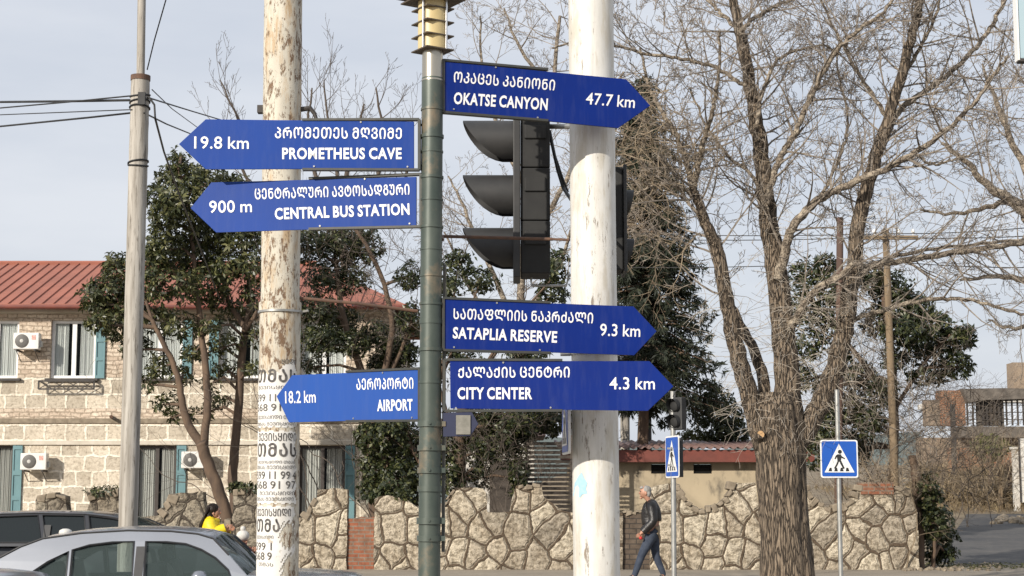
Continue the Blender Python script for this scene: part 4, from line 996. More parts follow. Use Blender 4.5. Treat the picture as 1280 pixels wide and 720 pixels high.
# two section signal on the far side of the white pole
YT2 = 8.95
def T2(px, py): return at(px, py, YT2)
t2 = thing('pedestrian_signal', T2(774, 275), 'black two section signal facing right on the far side of the white pole', 'traffic light')
x0, x1 = T2(767, 275).x, T2(780, 275).x; z1, z0 = T2(770, 213).z, T2(770, 341).z
mb = MB(); mb.box2((x0, YT2 - .11, z0), (x1 - .012, YT2 + .11, z1)); mb.build('housing', MAT['blackin'], t2, bevel=.008)
mb = MB(); mb.box2((x1 - .010, YT2 - .125, z0 - .01), (x1 + .008, YT2 + .125, z1 + .01)); mb.build('front_frame', MAT['black'], t2, bevel=.004)
for yy, ln in ((254, 'lensr'), (315, 'lensg')):
    c = Vector((x1 + .008, YT2, T2(780, yy).z)); mb = MB(); visor(mb, c, 1, .072, .045, 18, 4); mb.build('visor', MAT['black'], t2, smooth=True)
    mb = MB(); mb.lathe(c, [(.066, 0), (.05, .016), (.02, .026), (.004, .028)], 20, Matrix.Rotation(PI / 2, 3, 'Y')); mb.build('lens', MAT[ln], t2, smooth=True)
for yy in (235, 325):
    mb = MB(); mb.tube([T2(768, yy), at(748, yy, YP + .06)], .012, 8); mb.build('bracket', MAT['steel'], t2)

# ---- crossing signs
def poly2(mb, P, pts, z=0.0):
    v = [P(x, y, z) for x, y in pts]; tr = tessellate_polygon([v]); mb.add(v, [tuple(t) for t in tr])
def crossing_sign(loc, yaw, size, label, post=None, backmat='steel', grp='pedestrian crossing signs'):
    t = thing('crossing_sign', loc, label, 'sign', grp)
    c = Vector(loc); ux = Vector((math.cos(yaw), math.sin(yaw), 0)); nn = Vector((math.sin(yaw), -math.cos(yaw), 0))
    P = lambda x, y, e: c + ux * x * size + Vector((0, 0, y * size)) + nn * e
    def rrect(h, r, n=6):
        return [(sx * (h - r) + r * math.cos(a0 + PI / 2 * k / n), sy * (h - r) + r * math.sin(a0 + PI / 2 * k / n)) for sx, sy, a0 in ((1, 1, 0), (-1, 1, PI / 2), (-1, -1, PI), (1, -1, 1.5 * PI)) for k in range(n + 1)]
    mb = MB(); v = [P(x, y, -.012) for x, y in rrect(.5, .06)]; mb.prism(v, .012, nn); b = mb.build('plate', MAT['rswhite'], t)
    mb = MB(); poly2(mb, P, rrect(.465, .045), .002); mb.build('blue_field', MAT['rsblue'], b)
    mb = MB(); poly2(mb, P, [(0, .40), (-.40, -.36), (.40, -.36)], .004); mb.build('triangle', MAT['rswhite'], b)
    mb = MB()
    poly2(mb, P, [(.02 + .055 * math.cos(k * PI / 6), .185 + .055 * math.sin(k * PI / 6)) for k in range(12)], .006)
    poly2(mb, P, [(-.05, .12), (.05, .12), (.06, .03), (.04, -.06), (-.05, -.06), (-.06, .03)], .006)
    poly2(mb, P, [(-.045, -.05), (.0, -.05), (-.04, -.15), (-.11, -.27), (-.15, -.25), (-.09, -.15)], .0062)
    poly2(mb, P, [(-.01, -.05), (.05, -.05), (.09, -.14), (.14, -.25), (.10, -.27), (.04, -.16)], .0064)
    poly2(mb, P, [(-.05, .115), (-.09, .09), (-.13, -.0), (-.10, -.015), (-.055, .06)], .0066)
    poly2(mb, P, [(.045, .10), (.08, .06), (.155, .015), (.14, -.015), (.05, .03)], .0068)
    for a in (-.30, -.145, .01, .165): poly2(mb, P, [(a, -.33), (a + .10, -.33), (a + .075 - .05 * a, -.235), (a + .025 - .05 * a, -.235)], .005)
    mb.build('pictogram', MAT['rsblack'], b, fix=False)
    if post:
        mb = MB(); mb.tube([Vector(q) for q in post[0]], post[1], 16); mb.tube([Vector(post[0][-1]), Vector(post[0][-1]) + Vector((0, 0, .01))], post[1] + .004, 16); mb.build('post', MAT['steel'], t, smooth='auto')
        for dz in (-.2, .2):
            m2 = MB(); m2.box(c - nn * .025 + Vector((0, 0, dz * size)), (size * .3, .03, .03)); m2.build('bracket', MAT['steel'], t)
    return t
YX = 26.2; c = at(1049, 573.5, YX); q0, q1 = at(1052, 760, YX + .05), at(1046, 488, YX + .05)
q0 = q0 + (q1 - q0) * ((.15 - q0.z) / (q1.z - q0.z))
crossing_sign(c, R(2), .585, 'square blue crossing sign facing the viewer, on a grey post right of the big tree', ([q0, q1], .037))
YX2 = 25.9; c = at(840, 571, YX2); q0, q1 = at(843, 770, YX2 + .06), at(841, 490, YX2 + .06); q0 = q0 + (q1 - q0) * ((.15 - q0.z) / (q1.z - q0.z))
crossing_sign(c, R(-77), .64, 'blue crossing sign turned nearly edge on, on the pale post beside the walking man', ([q0, q1], .040))
mb = MB(); cc = at(848.5, 572, YX2 + .12); M = Matrix.Rotation(R(-60), 3, 'Z'); mb.box(cc, (.16, .06, .60), M); tag(mb.build('second_sign', MAT['black'], bevel=.01), 'dark back of a second sign behind the edge on crossing sign', 'sign')
c = at(706.5, 530, YP - .03)
crossing_sign(c, R(-86), .30, 'small crossing sign seen edge on at the left of the white pole, under CITY CENTER', None)
mb = MB(); mb.box(at(711, 524, YP), (.05, .03, .03)); mb.box(at(711, 540, YP), (.05, .03, .03)); tag(mb.build('sign_clamp', MAT['steel']), 'steel clamp holding the small edge on sign to the white pole', 'clamp')
# pedestrian light on the slim post
t3 = thing('pedestrian_signal', at(842, 517, YX2), 'small two lens pedestrian light on top of the pale post above the walking man', 'traffic light')
cc = at(844, 517, YX2); yaw = R(-42); M = Matrix.Rotation(yaw, 3, 'Z')
mb = MB(); mb.box(cc + M @ Vector((0, .06, 0)), (.25, .13, .50), M); mb.build('housing', MAT['black'], t3, bevel=.015)
for dz in (.122, -.122):
    Mv = M @ Matrix.Rotation(-PI / 2, 3, 'Z'); mb = MB(); tmp = MB(); visor(tmp, Vector((0, 0, 0)), 1, .105, .12, 18, 6)
    mb.add([cc + Vector((0, 0, dz)) + M @ Vector((p[1], -p[0], p[2])) for p in tmp.v], tmp.f); mb.build('visor', MAT['black'], t3, smooth=True)
    mb = MB(); mb.lathe(cc + Vector((0, 0, dz)) + M @ Vector((0, -.008, 0)), [(.098, 0), (.07, .02), (.03, .03), (.004, .032)], 20, M @ Matrix.Rotation(PI / 2, 3, 'X')); mb.build('lens', MAT['blackin'], t3, smooth=True)
cable([(841, 496, YX2), (846, 487, YX2), (858, 492, YX2), (862, 505, YX2), (855, 516, YX2)], 'thin looped feed cable on the small pedestrian light', .008, n=5)

# ================================================================= CARS
def side_panel(mb, outer, holes, fmap, thick=.02):
    loops = [[Vector((x, 0, z)) for x, z in l] for l in [outer] + holes]
    tr = tessellate_polygon(loops); P = [(p.x, p.z) for l in loops for p in l]; n = len(P)
    mb.add([fmap(x, z, 0) for x, z in P] + [fmap(x, z, thick) for x, z in P], [tuple(t) for t in tr] + [tuple(n + k for k in reversed(t)) for t in tr])
    b = 0
    for l in loops:
        m = len(l); mb.add([], []); base = len(mb.v) - 2 * n
        mb.f += [(base + b + i, base + b + (i + 1) % m, base + n + b + (i + 1) % m, base + n + b + i) for i in range(m)]; mb.m += [0] * m; b += m
def make_car(label, Y, roof, iR, iW, wins, belt, tail, nose, paint, glass, group, rear_z, hood, wr=.60, wb=.80, mirror=True, screen='carglass'):
    """everything in car metres: roof = [(x,z)] rear glass foot -> roof -> screen foot; wins = window outlines; hood = [(x,z)]; facing +x"""
    t = thing('parked_car', (0, Y, 0), label, 'car', group)
    V = lambda x, y, z: (x, Y + y, z)
    zr = max(z for x, z in roof)
    def hw(z): k = max(0, min(1, (z - belt) / (zr - belt))); return wb + (wr - wb) * k ** 1.15
    # ---- lower body: loft of stations
    deck = tail + hood      # [(x, z_top)] increasing x
    allx = sorted(set([x for x, z in tail] + [roof[0][0], roof[-1][0]] + [x for x, z in hood] + [roof[0][0] + (roof[-1][0] - roof[0][0]) * k / 6 for k in range(1, 6)]))
    def ztop(x):
        if x <= roof[0][0]: return interp(x, tail)
        if x >= roof[-1][0]: return interp(x, hood)
        return belt + .01
    xa, xb = allx[0], allx[-1]
    def wid(x):
        k = min(1, (x - xa) / .5, (xb - x) / .6); k = max(0, k); return .72 + .15 * math.sqrt(max(0, 1 - (1 - k) ** 2))
    mb = MB(); vs = []; prof = None
    for x in allx:
        W_ = wid(x); zt = ztop(x); zs = min(belt - .02, zt - .07)
        sec = [(-W_ * .92, .24), (-W_, .42), (-W_ - .01, zs * .7), (-W_ + .015, zs), (-W_ + .09, zt - .035), (-W_ * .55, zt - .008), (0, zt), (W_ * .55, zt - .008), (W_ - .09, zt - .035), (W_ - .015, zs), (W_ + .01, zs * .7), (W_, .42), (W_ * .92, .24)]
        vs += [V(x, y, z) for y, z in sec]; ns = len(sec)
    fs = [(i * ns + j, i * ns + (j + 1) % ns, (i + 1) * ns + (j + 1) % ns, (i + 1) * ns + j) for i in range(len(allx) - 1) for j in range(ns)]
    fs += [tuple(range(ns)), tuple((len(allx) - 1) * ns + k for k in reversed(range(ns)))]
    # do not close the cabin: leave out the top strip between the glass feet
    keep = []
    for f in fs:
        if len(f) == 4:
            i = f[0] // ns; j = f[0] % ns
            if allx[i] >= roof[0][0] - 1e-6 and allx[i + 1] <= roof[-1][0] + 1e-6 and 4 <= j <= 7: continue
        keep.append(f)
    mb.add(vs, keep)
    body = mb.build('body', MAT[paint], t, smooth='auto')
    # ---- roof skin, screens
    def strip(a, b, mat, name, parent, ins=0.0, lift=0.0, nn=8):
        m = MB(); vs = []
        for i in range(a, b + 1):
            x, z = roof[i]; h = hw(z) - ins
            for k in range(nn + 1):
                y = -h + 2 * h * k / nn; vs.append(V(x, y, z - .045 * (y / h) ** 2 + lift))
        m.add(vs, [(i * (nn + 1) + k, i * (nn + 1) + k + 1, (i + 1) * (nn + 1) + k + 1, (i + 1) * (nn + 1) + k) for i in range(b - a) for k in range(nn)])
        return m.build(name, MAT[mat], parent, smooth=True)
    r = strip(iR, iW, paint, 'roof', t); s = r.modifiers.new('s', 'SOLIDIFY'); s.thickness = .03
    strip(0, iR, glass, 'rear_window', t, .03)
    strip(iW, len(roof) - 1, screen, 'windscreen', t, .03)
    for sg in (-1, 1):
        f = lambda x, z, e: V(x, sg * (hw(z) - e), z)
        outer = [(roof[0][0] - .02, belt)] + [(x, z - .043) for x, z in roof] + [(roof[-1][0] + .02, belt)]
        m = MB(); side_panel(m, outer, wins, f, .045); m.build('side_frame', MAT[paint], t)
        m = MB(); m.tube([Vector(f(x, z - .038, -.004)) for x, z in roof[1:-1]], .010, 5); m.build('roof_trim', MAT['trim'], t)
        for wv in wins:
            m = MB(); pts = [Vector(f(x, z, .02)) for x, z in wv]; tr = tessellate_polygon([[Vector((x, 0, z)) for x, z in wv]]); m.add(pts, [tuple(q) for q in tr]); g = m.build('side_window', MAT[glass], t)
            m = MB(); m.tube([Vector(f(x, z, .0)) for x, z in wv] + [Vector(f(*wv[0], .0))], .011, 5, cap=False); m.build('seal', MAT['trim'], g)
        # pillar cover between the front and rear door glass
        if len(wins) > 1:
            xb_ = max(x for x, z in wins[1]); m = MB(); m.add([f(xb_ + .012, belt + .02, -.004), f(xb_ + .095, belt + .02, -.004), f(xb_ + .095, zr - .19, -.004), f(xb_ + .012, zr - .19, -.004)], [(0, 1, 2, 3)]); m.build('pillar_trim', MAT['trim'], t)
        for xh in (roof[iW][0] - .75, roof[iW][0] - 1.75):
            m = MB(); m.tube([V(xh - .09, sg * (wb + .075), belt - .10), V(xh + .09, sg * (wb + .075), belt - .095)], .016, 8); m.build('door_handle', MAT[paint], t)
        if mirror:
            m = MB(); xm = roof[-1][0] - .42; m.lathe(V(xm, sg * (wb + .17), belt + .055), [(.02, -.075), (.062, -.06), (.075, -.02), (.075, .03), (.05, .065), (.015, .075)], 14, Matrix.Scale(1.35, 3, Vector((0, 1, 0)))); m.tube([V(xm, sg * (wb - .02), belt + .0), V(xm, sg * (wb + .12), belt + .03)], .025, 6); m.build('wing_mirror', MAT[paint], t, smooth=True)
        for xw in (xa + .95, xb - .85):
            m = MB(); Mx = Matrix.Rotation(PI / 2, 3, 'X'); c = V(xw, sg * .78, .31)
            m.lathe(c, [(.19, -.1), (.30, -.1), (.315, -.06), (.315, .06), (.30, .1), (.19, .1)], 28, Mx); wl = m.build('wheel', MAT['rubber'], t, smooth='auto')
            m = MB(); m.lathe(V(xw, sg * .80, .31), [(.195, -.09), (.195, .085), (.16, .09), (.06, .07), (.02, .075)][:: 1], 24, Mx if sg < 0 else Matrix.Rotation(-PI / 2, 3, 'X')); m.build('rim', MAT['steel'], wl, smooth='auto')
        m = MB(); m.box(V(xb - .10, sg * .60, interp(xb - .12, hood) - .17), (.16, .34, .15)); m.build('headlight', MAT['lamp_glass'], t, bevel=.03)
        m = MB(); m.box(V(xa + .06, sg * .62, interp(xa + .1, tail) - .2), (.12, .30, .15)); m.build('tail_light', MAT['redlamp'], t, bevel=.03)
    # ---- seats and dash seen through the glass
    for xs_, nm in ((roof[iW][0] - .55, 'front'), (roof[iW][0] - 1.55, 'rear')):
        for y in (-.36, .36):
            m = MB(); m.box(V(xs_, y, belt - .12), (.14, .46, .62), Matrix.Rotation(R(-14), 3, 'Y')); m.box(V(xs_ - .12, y, belt + .235), (.09, .24, .15), Matrix.Rotation(R(-14), 3, 'Y')); m.build('seat', MAT['seat'], t, bevel=.03)
    m = MB(); m.box(V(roof[-1][0] - .22, 0, belt - .04), (.40, 1.3, .12)); m.build('dashboard', MAT['seat'], t, bevel=.03)
    m = MB(); m.lathe(V(roof[iW][0] + .02 - .45, -.36, belt + .02), [(.17, -.012), (.185, 0), (.17, .012)], 20, Matrix.Rotation(R(65), 3, 'Y')); m.build('steering_wheel', MAT['trim'], t)
    return t
YA = 17.0
def pr(l, Y): return [(at(px, py, Y).x, at(px, py, Y).z) for px, py in l]
roofS = pr([(-6, 708), (22, 692), (50, 676.5), (76, 666.5), (122, 660), (177, 656.8), (229, 657.7), (262, 661), (281, 666.5), (301, 686), (324, 710)], YA)
winsS = [pr(l, 16.32) for l in ([(36, 724), (42, 716), (62, 702), (86, 689.5), (86, 724)], [(91, 724), (91, 687.5), (112, 681.5), (140, 678), (167, 677), (168, 724)], [(183, 724), (182, 677), (208, 677.6), (232, 680), (252, 687), (270, 697), (287, 712), (293, 724)])]
beltS = .835
dx = lambda px: at(px, 700, YA).x
tailS = [(dx(-82), .74), (dx(-80), .86), (dx(-66), .93), (dx(-35), .955), (roofS[0][0], .965)]
hoodS = [(roofS[-1][0], .945), (dx(350), .945), (dx(400), .935), (dx(440), .90), (dx(470), .80), (dx(490), .66), (dx(494), .54)]
carS = make_car('silver saloon parked in front of the slim concrete pole', YA, roofS, 2, 8, winsS, beltS, tailS, hoodS, 'silver', 'carglass', None, .9, hoodS)
m = MB(); c = at(82, 661, YA); m.lathe((c.x, YA, c.z - .05), [(.07, 0), (.06, .035), (.03, .05), (.005, .052)], 14); m.build('roof_aerial', MAT['whitepole'], carS, smooth=True)
# grey car, mostly out of frame at the lower left, tail towards us
carG = make_car('grey car whose rounded end just enters the bottom left corner', YA, roofS, 2, 8, winsS, beltS, tailS, hoodS, 'greypaint', 'darkglass', None, .9, hoodS)
carG.rotation_euler.z = PI; carG.scale = (1.03, 1.03, 1.09)
carG.location = (at(48, 715, 14.3).x + 1.03 * dx(-82) , 14.3, 0)
# dark car behind
YD = 22.6
roofD = pr([(-150, 668), (-135, 655), (-110, 646), (-60, 641), (0, 639), (61, 637.3), (122, 638.5), (150, 641.5), (172, 645.5), (205, 661), (238, 675)], YD)
winsD = [pr(l, YD - .7) for l in ([(-140, 678), (-128, 660), (-100, 651.5), (-60, 649), (-62, 678)], [(-54, 678), (-52, 648.5), (0, 645.5), (46, 644), (54, 678)], [(60, 678), (52, 644), (104, 644.5), (110, 678)], [(116, 678), (110, 645), (140, 648), (162, 653), (190, 667), (205, 678)])]
ddx = lambda px: at(px, 680, YD).x
beltD = at(0, 681, YD).z
tailD = [(ddx(-175), .75), (ddx(-172), .95), (ddx(-160), beltD + .02), (roofD[0][0], beltD + .1)]
hoodD = [(roofD[-1][0], beltD + .07), (ddx(270), beltD + .03), (ddx(310), .93), (ddx(335), .80), (ddx(342), .6)]
make_car('dark long roofed car parked behind the silver saloon', YD, roofD, 2, 8, winsD, beltD, tailD, hoodD, 'darkpaint', 'darkglass', None, .9, hoodD, wr=.62, wb=.80, mirror=False)

# ================================================================= PEOPLE
def skin(nodes, edges, root, sub=2):
    keys = list(nodes); me = bpy.data.meshes.new('s'); me.from_pydata([nodes[k][0] for k in keys], [(keys.index(a), keys.index(b)) for a, b in edges], [])
    o = bpy.data.objects.new('s', me); COL.objects.link(o)
    sk = o.modifiers.new('k', 'SKIN'); sk.use_smooth_shade = True
    lay = me.skin_vertices[0] if len(me.skin_vertices) else None
    if lay is None:
        bm = bmesh.new(); bm.from_mesh(me); bm.verts.layers.skin.verify(); bm.to_mesh(me); bm.free(); lay = me.skin_vertices[0]
    for i, k in enumerate(keys):
        r = nodes[k][1]; lay.data[i].radius = r if isinstance(r, tuple) else (r, r); lay.data[i].use_root = (k == root)
    ss = o.modifiers.new('b', 'SUBSURF'); ss.levels = sub; ss.render_levels = sub
    bpy.context.view_layer.update()
    m2 = bpy.data.meshes.new_from_object(o.evaluated_get(bpy.context.evaluated_depsgraph_get()))
    vs = [v.co.copy() for v in m2.vertices]; fs = [tuple(p.vertices) for p in m2.polygons]
    bpy.data.objects.remove(o); bpy.data.meshes.remove(me); bpy.data.meshes.remove(m2)
    return vs, fs
def person(label, base, J, cl, sc=1.0, face=-1):
    """J: joints (local metres). cl: list of (name, material, [chains], radius factor)"""
    t_ = None
    edges = [('hip', 'waist'), ('waist', 'chest'), ('chest', 'collar'), ('collar', 'neck'), ('neck', 'jaw'), ('jaw', 'crown')]
    for s in 'LR':
        edges += [('collar', 'sh' + s), ('sh' + s, 'el' + s), ('el' + s, 'wr' + s), ('wr' + s, 'pa' + s), ('hip', 'th' + s), ('th' + s, 'kn' + s), ('kn' + s, 'an' + s), ('an' + s, 'to' + s)]
    base = Vector(base)
    nodes = {k: (Vector(v[0]) * sc, (tuple(x * sc for x in v[1]) if isinstance(v[1], tuple) else v[1] * sc)) for k, v in J.items()}
    vs, fs = skin(nodes, edges, 'hip')
    mb = MB(); mb.add([base + v for v in vs], fs)
    # face: nose, brow, ears, lips; fingers
    hd = nodes['crown'][0].lerp(nodes['jaw'][0], .5); fx = Vector((face, 0, 0)) * sc
    def ell(c, r, n=8):
        m = MB(); m.lathe((0, 0, 0), [(max(.001, math.sin(PI * k / n)), -math.cos(PI * k / n)) for k in range(n + 1)], 12); return [base + c + Vector((p[0] * r[0], p[1] * r[1], p[2] * r[2])) for p in m.v], m.f
    hr = .098 * sc
    mb.add(*ell(hd + Vector((0, 0, .005)) * sc, (hr, hr * .78, hr * 1.2), 12))
    mb.add(*ell(hd + fx * .098 + Vector((0, 0, -.01)) * sc, (.022 * sc, .016 * sc, .026 * sc)))
    mb.add(*ell(hd + fx * .084 + Vector((0, 0, -.062)) * sc, (.018 * sc, .028 * sc, .013 * sc)))
    mb.add(*ell(hd + fx * .078 + Vector((0, 0, -.10)) * sc, (.026 * sc, .03 * sc, .022 * sc)))
    for s in (-1, 1): mb.add(*ell(hd + fx * -.005 + Vector((0, s * .08, -.015)) * sc, (.022 * sc, .01 * sc, .034 * sc)))
    for s in 'LR':
        p, w0 = nodes['pa' + s][0], nodes['wr' + s][0]; d = (p - w0).normalized(); sd_ = d.cross(Vector((0, 1, 0))).normalized(); yv = Vector((0, 1, 0))
        for k, ln in enumerate((.062, .074, .070, .055)):
            q = p + sd_ * (.026 - .017 * k) * sc; curl = yv * (.02 if s == 'L' else -.02) * sc
            mb.tube([base + q, base + q + d * ln * .5 * sc, base + q + (d * ln * .85 + curl * .6) * sc, base + q + (d * ln + curl * 1.4) * sc], [.009 * sc, .009 * sc, .008 * sc, .006 * sc], 6)
        q = p - d * .04 * sc; mb.tube([base + q, base + q + (sd_ * .045 + d * .02) * sc, base + q + (sd_ * .055 + d * .055) * sc], [.011 * sc, .010 * sc, .008 * sc], 6)
    body = mb.build('person', MAT['skin'], None, smooth=True)
    tag(body, label, 'person')
    # origin to base
    body.data.transform(Matrix.Translation(-base)); body.location = base
    def child(m, name, mat): o = m.build(name, MAT[mat], body, smooth=True); return o
    # clothes: shells grown from the body's own skin along its normals
    def near(p):
        best = None
        for a, b in edges:
            A_, B_ = nodes[a][0], nodes[b][0]; d = B_ - A_; t = max(0, min(1, (p - A_).dot(d) / max(1e-9, d.length_squared)))
            k = (p - A_ - d * t).length
            if best is None or k < best[0]: best = (k, (a, b), t)
        return best[1], best[2]
    own = [near(v) for v in vs]
    tmp = bpy.data.meshes.new('t'); tmp.from_pydata([tuple(v) for v in vs], [], fs); nrm = [v.normal.copy() for v in tmp.vertices]; bpy.data.meshes.remove(tmp)
    for name, mat, ch, fac, cut in cl:
        def keep(i):
            e, t = own[i]
            if e not in ch: return False
            return not (e in cut and (t > cut[e] if cut[e] > 0 else t < -cut[e]))
        idx = {}; m = MB(); vv = []; ff = []
        for f in fs:
            if all(keep(i) for i in f):
                for i in f:
                    if i not in idx: idx[i] = len(vv); vv.append(base + vs[i] + nrm[i] * fac * sc)
                ff.append(tuple(idx[i] for i in f))
        if ff:
            m.add(vv, ff); o = child(m, name, mat); s = o.modifiers.new('s', 'SOLIDIFY'); s.thickness = .008; s.offset = -1
    for s in (-1, 1):
        m = MB(); m.add(*ell(hd + fx * .088 + Vector((0, s * .034, .018)) * sc, (.010 * sc, .012 * sc, .009 * sc))); child(m, 'eye', 'rsblack')
    return body, hd, ell, nodes, child, base
# walking man
b_ = at(812, 726, 31.0); base = Vector((b_.x, 31.0, .15))
J = {'hip': ((.07, 0, .93), (.13, .165)), 'waist': ((.05, 0, 1.06), (.125, .16)), 'chest': ((.04, 0, 1.25), (.13, .185)), 'collar': ((.035, 0, 1.41), (.085, .10)), 'neck': ((.0, 0, 1.48), .055), 'jaw': ((-.055, 0, 1.58), .07), 'crown': ((-.07, 0, 1.68), .085),
     'shL': ((.04, -.19, 1.38), .072), 'elL': ((.06, -.26, 1.11), .052), 'wrL': ((-.13, -.22, .92), .038), 'paL': ((-.19, -.20, .87), (.02, .04)),
     'shR': ((.04, .19, 1.38), .072), 'elR': ((.07, .25, 1.11), .052), 'wrR': ((-.10, .20, .92), .038), 'paR': ((-.16, .17, .87), (.02, .04)),
     'thL': ((.03, -.10, .84), .10), 'knL': ((-.15, -.10, .50), .062), 'anL': ((-.29, -.10, .11), .042), 'toL': ((-.44, -.11, .05), (.03, .045)),
     'thR': ((.09, .10, .84), .10), 'knR': ((.13, .10, .47), .062), 'anR': ((.27, .10, .13), .042), 'toR': ((.15, .10, .03), (.03, .045))}
jack = [('hip', 'waist'), ('collar', 'neck'), ('waist', 'chest'), ('chest', 'collar'), ('collar', 'shL'), ('shL', 'elL'), ('elL', 'wrL'), ('collar', 'shR'), ('shR', 'elR'), ('elR', 'wrR')]
legs = [('hip', 'thL'), ('thL', 'knL'), ('knL', 'anL'), ('hip', 'thR'), ('thR', 'knR'), ('knR', 'anR')]
shoes = lambda s: [('an' + s, 'to' + s)]
body, hd, ell, nodes, child, base = person('grey haired man in black leather jacket and jeans walking left past the wall', base, J,
    [('leather_jacket', 'leather', jack, .032, {('hip', 'waist'): -.97, ('waist', 'chest'): -.12, ('collar', 'neck'): .55}), ('knitted_hem', 'beige', [('hip', 'waist'), ('hip', 'thL'), ('hip', 'thR')], .026, {('hip', 'waist'): .85, ('hip', 'thL'): .75, ('hip', 'thR'): .75}), ('jeans', 'jeans', legs, .014, {}), ('shoe', 'shoe', shoes('L'), .014, {}), ('shoe', 'shoe', shoes('R'), .014, {})])
m = MB(); m.add(*ell(hd + Vector((.022, 0, .042)), (.094, .082, .084), 12)); m.add(*ell(hd + Vector((.052, 0, -.02)), (.055, .08, .085), 10)); m.add(*ell(hd + Vector((-.06, 0, .085)), (.04, .06, .03), 10)); child(m, 'hair', 'greyhair')
m = MB(); p = base + nodes['paL'][0]; m.lathe(p + Vector((.02, -.02, -.06)), [(.010, -.03), (.030, -.02), (.034, 0), (.024, .02), (.008, .03)], 12); tag(m.build('red_pouch', MAT['redthing'], smooth=True), 'small red pouch held in the walking man\'s hand', 'pouch')
# woman in yellow
b_ = at(263, 700, 27.6); base = Vector((b_.x, 27.6, .15))
J2 = {'hip': ((-.02, 0, .80), (.13, .16)), 'waist': ((-.02, 0, .92), (.12, .14)), 'chest': ((-.01, 0, 1.08), (.12, .155)), 'collar': ((0, 0, 1.20), (.08, .10)), 'neck': ((.01, 0, 1.26), .046), 'jaw': ((.05, 0, 1.335), .06), 'crown': ((.05, 0, 1.42), .078),
      'shL': ((.0, -.165, 1.165), .062), 'elL': ((.08, -.21, 1.02), .048), 'wrL': ((.27, -.16, 1.10), .034), 'paL': ((.33, -.15, 1.12), (.018, .035)),
      'shR': ((.0, .165, 1.165), .062), 'elR': ((.12, .20, 1.0), .048), 'wrR': ((.27, .12, 1.06), .034), 'paR': ((.33, .11, 1.08), (.018, .035)),
      'thL': ((-.02, -.09, .73), .09), 'knL': ((.02, -.09, .42), .056), 'anL': ((.0, -.09, .09), .038), 'toL': ((.13, -.10, .035), (.025, .04)),
      'thR': ((-.02, .09, .73), .09), 'knR': ((.0, .09, .42), .056), 'anR': ((-.06, .09, .09), .038), 'toR': ((.07, .10, .035), (.025, .04))}
body, hd, ell, nodes, child, base = person('woman with long dark hair in a bright yellow puffer jacket behind the silver car', base, J2,
    [('puffer_jacket', 'yellow', jack, .055, {('collar', 'neck'): .6}), ('trousers', 'trousers', legs, .013, {}), ('shoe', 'shoe', shoes('L'), .014, {}), ('shoe', 'shoe', shoes('R'), .014, {})], face=1, sc=.94)
m = MB(); m.add(*ell(hd + Vector((-.028, 0, .04)), (.105, .10, .105), 12)); m.add(*ell(hd + Vector((-.075, 0, -.09)), (.085, .11, .16), 12)); m.add(*ell(hd + Vector((-.135, 0, -.24)), (.07, .12, .17), 12))
rnh = random.Random(4)
for k in range(26):
    yy = rnh.uniform(-.11, .11); s0 = hd + Vector((-.06, yy * .8, .08)); m.tube([base + s0, base + s0 + Vector((-.07, yy * .3, -.12)), base + s0 + Vector((-.13 + rnh.uniform(-.03, .03), yy * .5, -.30)), base + s0 + Vector((-.15 + rnh.uniform(-.05, .05), yy * .6, -.42 + rnh.uniform(-.05, .05)))], [.02, .022, .018, .004], 5); child(m, 'hair', 'darkhair')
m = MB(); m.tube([base + nodes['collar'][0] + Vector((.105 * math.cos(k * PI / 8), .115 * math.sin(k * PI / 8), .03)) for k in range(17)], .04, 8); child(m, 'collar', 'yellow')
# child
b_ = at(301, 700, 26.3); base = Vector((b_.x, 26.3, .15))
body, hd, ell, nodes, child, base = person('small child in a white pom-pom hat and dark red coat beside the woman in yellow', base, J2,
    [('red_coat', 'redcoat', jack, .045, {('collar', 'neck'): .8}), ('trousers', 'trousers', legs, .013, {}), ('shoe', 'shoe', shoes('L'), .014, {}), ('shoe', 'shoe', shoes('R'), .014, {})], sc=.66, face=1)
m = MB(); m.add(*ell(hd + Vector((-.008, 0, .03)), (.102, .098, .085), 12)); m.add(*ell(hd + Vector((-.01, 0, .135)), (.042, .042, .042), 10)); child(m, 'bobble_hat', 'wool')
# ================================================================= TREES
def rv(rng):
    while True:
        v = Vector((rng.uniform(-1, 1), rng.uniform(-1, 1), rng.uniform(-1, 1)))
        if .05 < v.length < 1: return v.normalized()
def grow(mb, p, d, L, r, lvl, rng, up=.12, wob=.28, kids=5, sides=4, rmin=.0028, step=.22, ang=(28, 62), start=.2, drop=.55):
    n = max(3, int(L / step)); pts = [p.copy()]; rad = [r]; dd = d.normalized(); P = p.copy(); dirs = [dd.copy()]
    for i in range(n):
        dd = (dd + rv(rng) * wob * .6 + Vector((0, 0, up * .35))).normalized(); P = P + dd * (L / n)
        pts.append(P.copy()); rad.append(max(rmin, r * (1 - .8 * (i + 1) / n))); dirs.append(dd.copy())
    mb.tube(pts, rad, sides if r > .012 else 3, cap=False)
    if lvl <= 0: return
    for k in range(kids):
        t = start + (1 - start) * (k + rng.random()) / kids; i = min(n - 1, int(t * n)); f = t * n - i
        q = pts[i].lerp(pts[i + 1], min(1, f)); a = R(rng.uniform(*ang)); ax = dirs[i].cross(rv(rng))
        if ax.length < .01: continue
        nd = Matrix.Rotation(a, 3, ax.normalized()) @ dirs[i]
        grow(mb, q, nd, L * rng.uniform(.32, drop) * (1.15 - .5 * t), max(rmin, rad[i] * rng.uniform(.45, .7)), lvl - 1, rng, up, wob, max(2, kids - 1), sides, rmin, step, ang, start, drop)
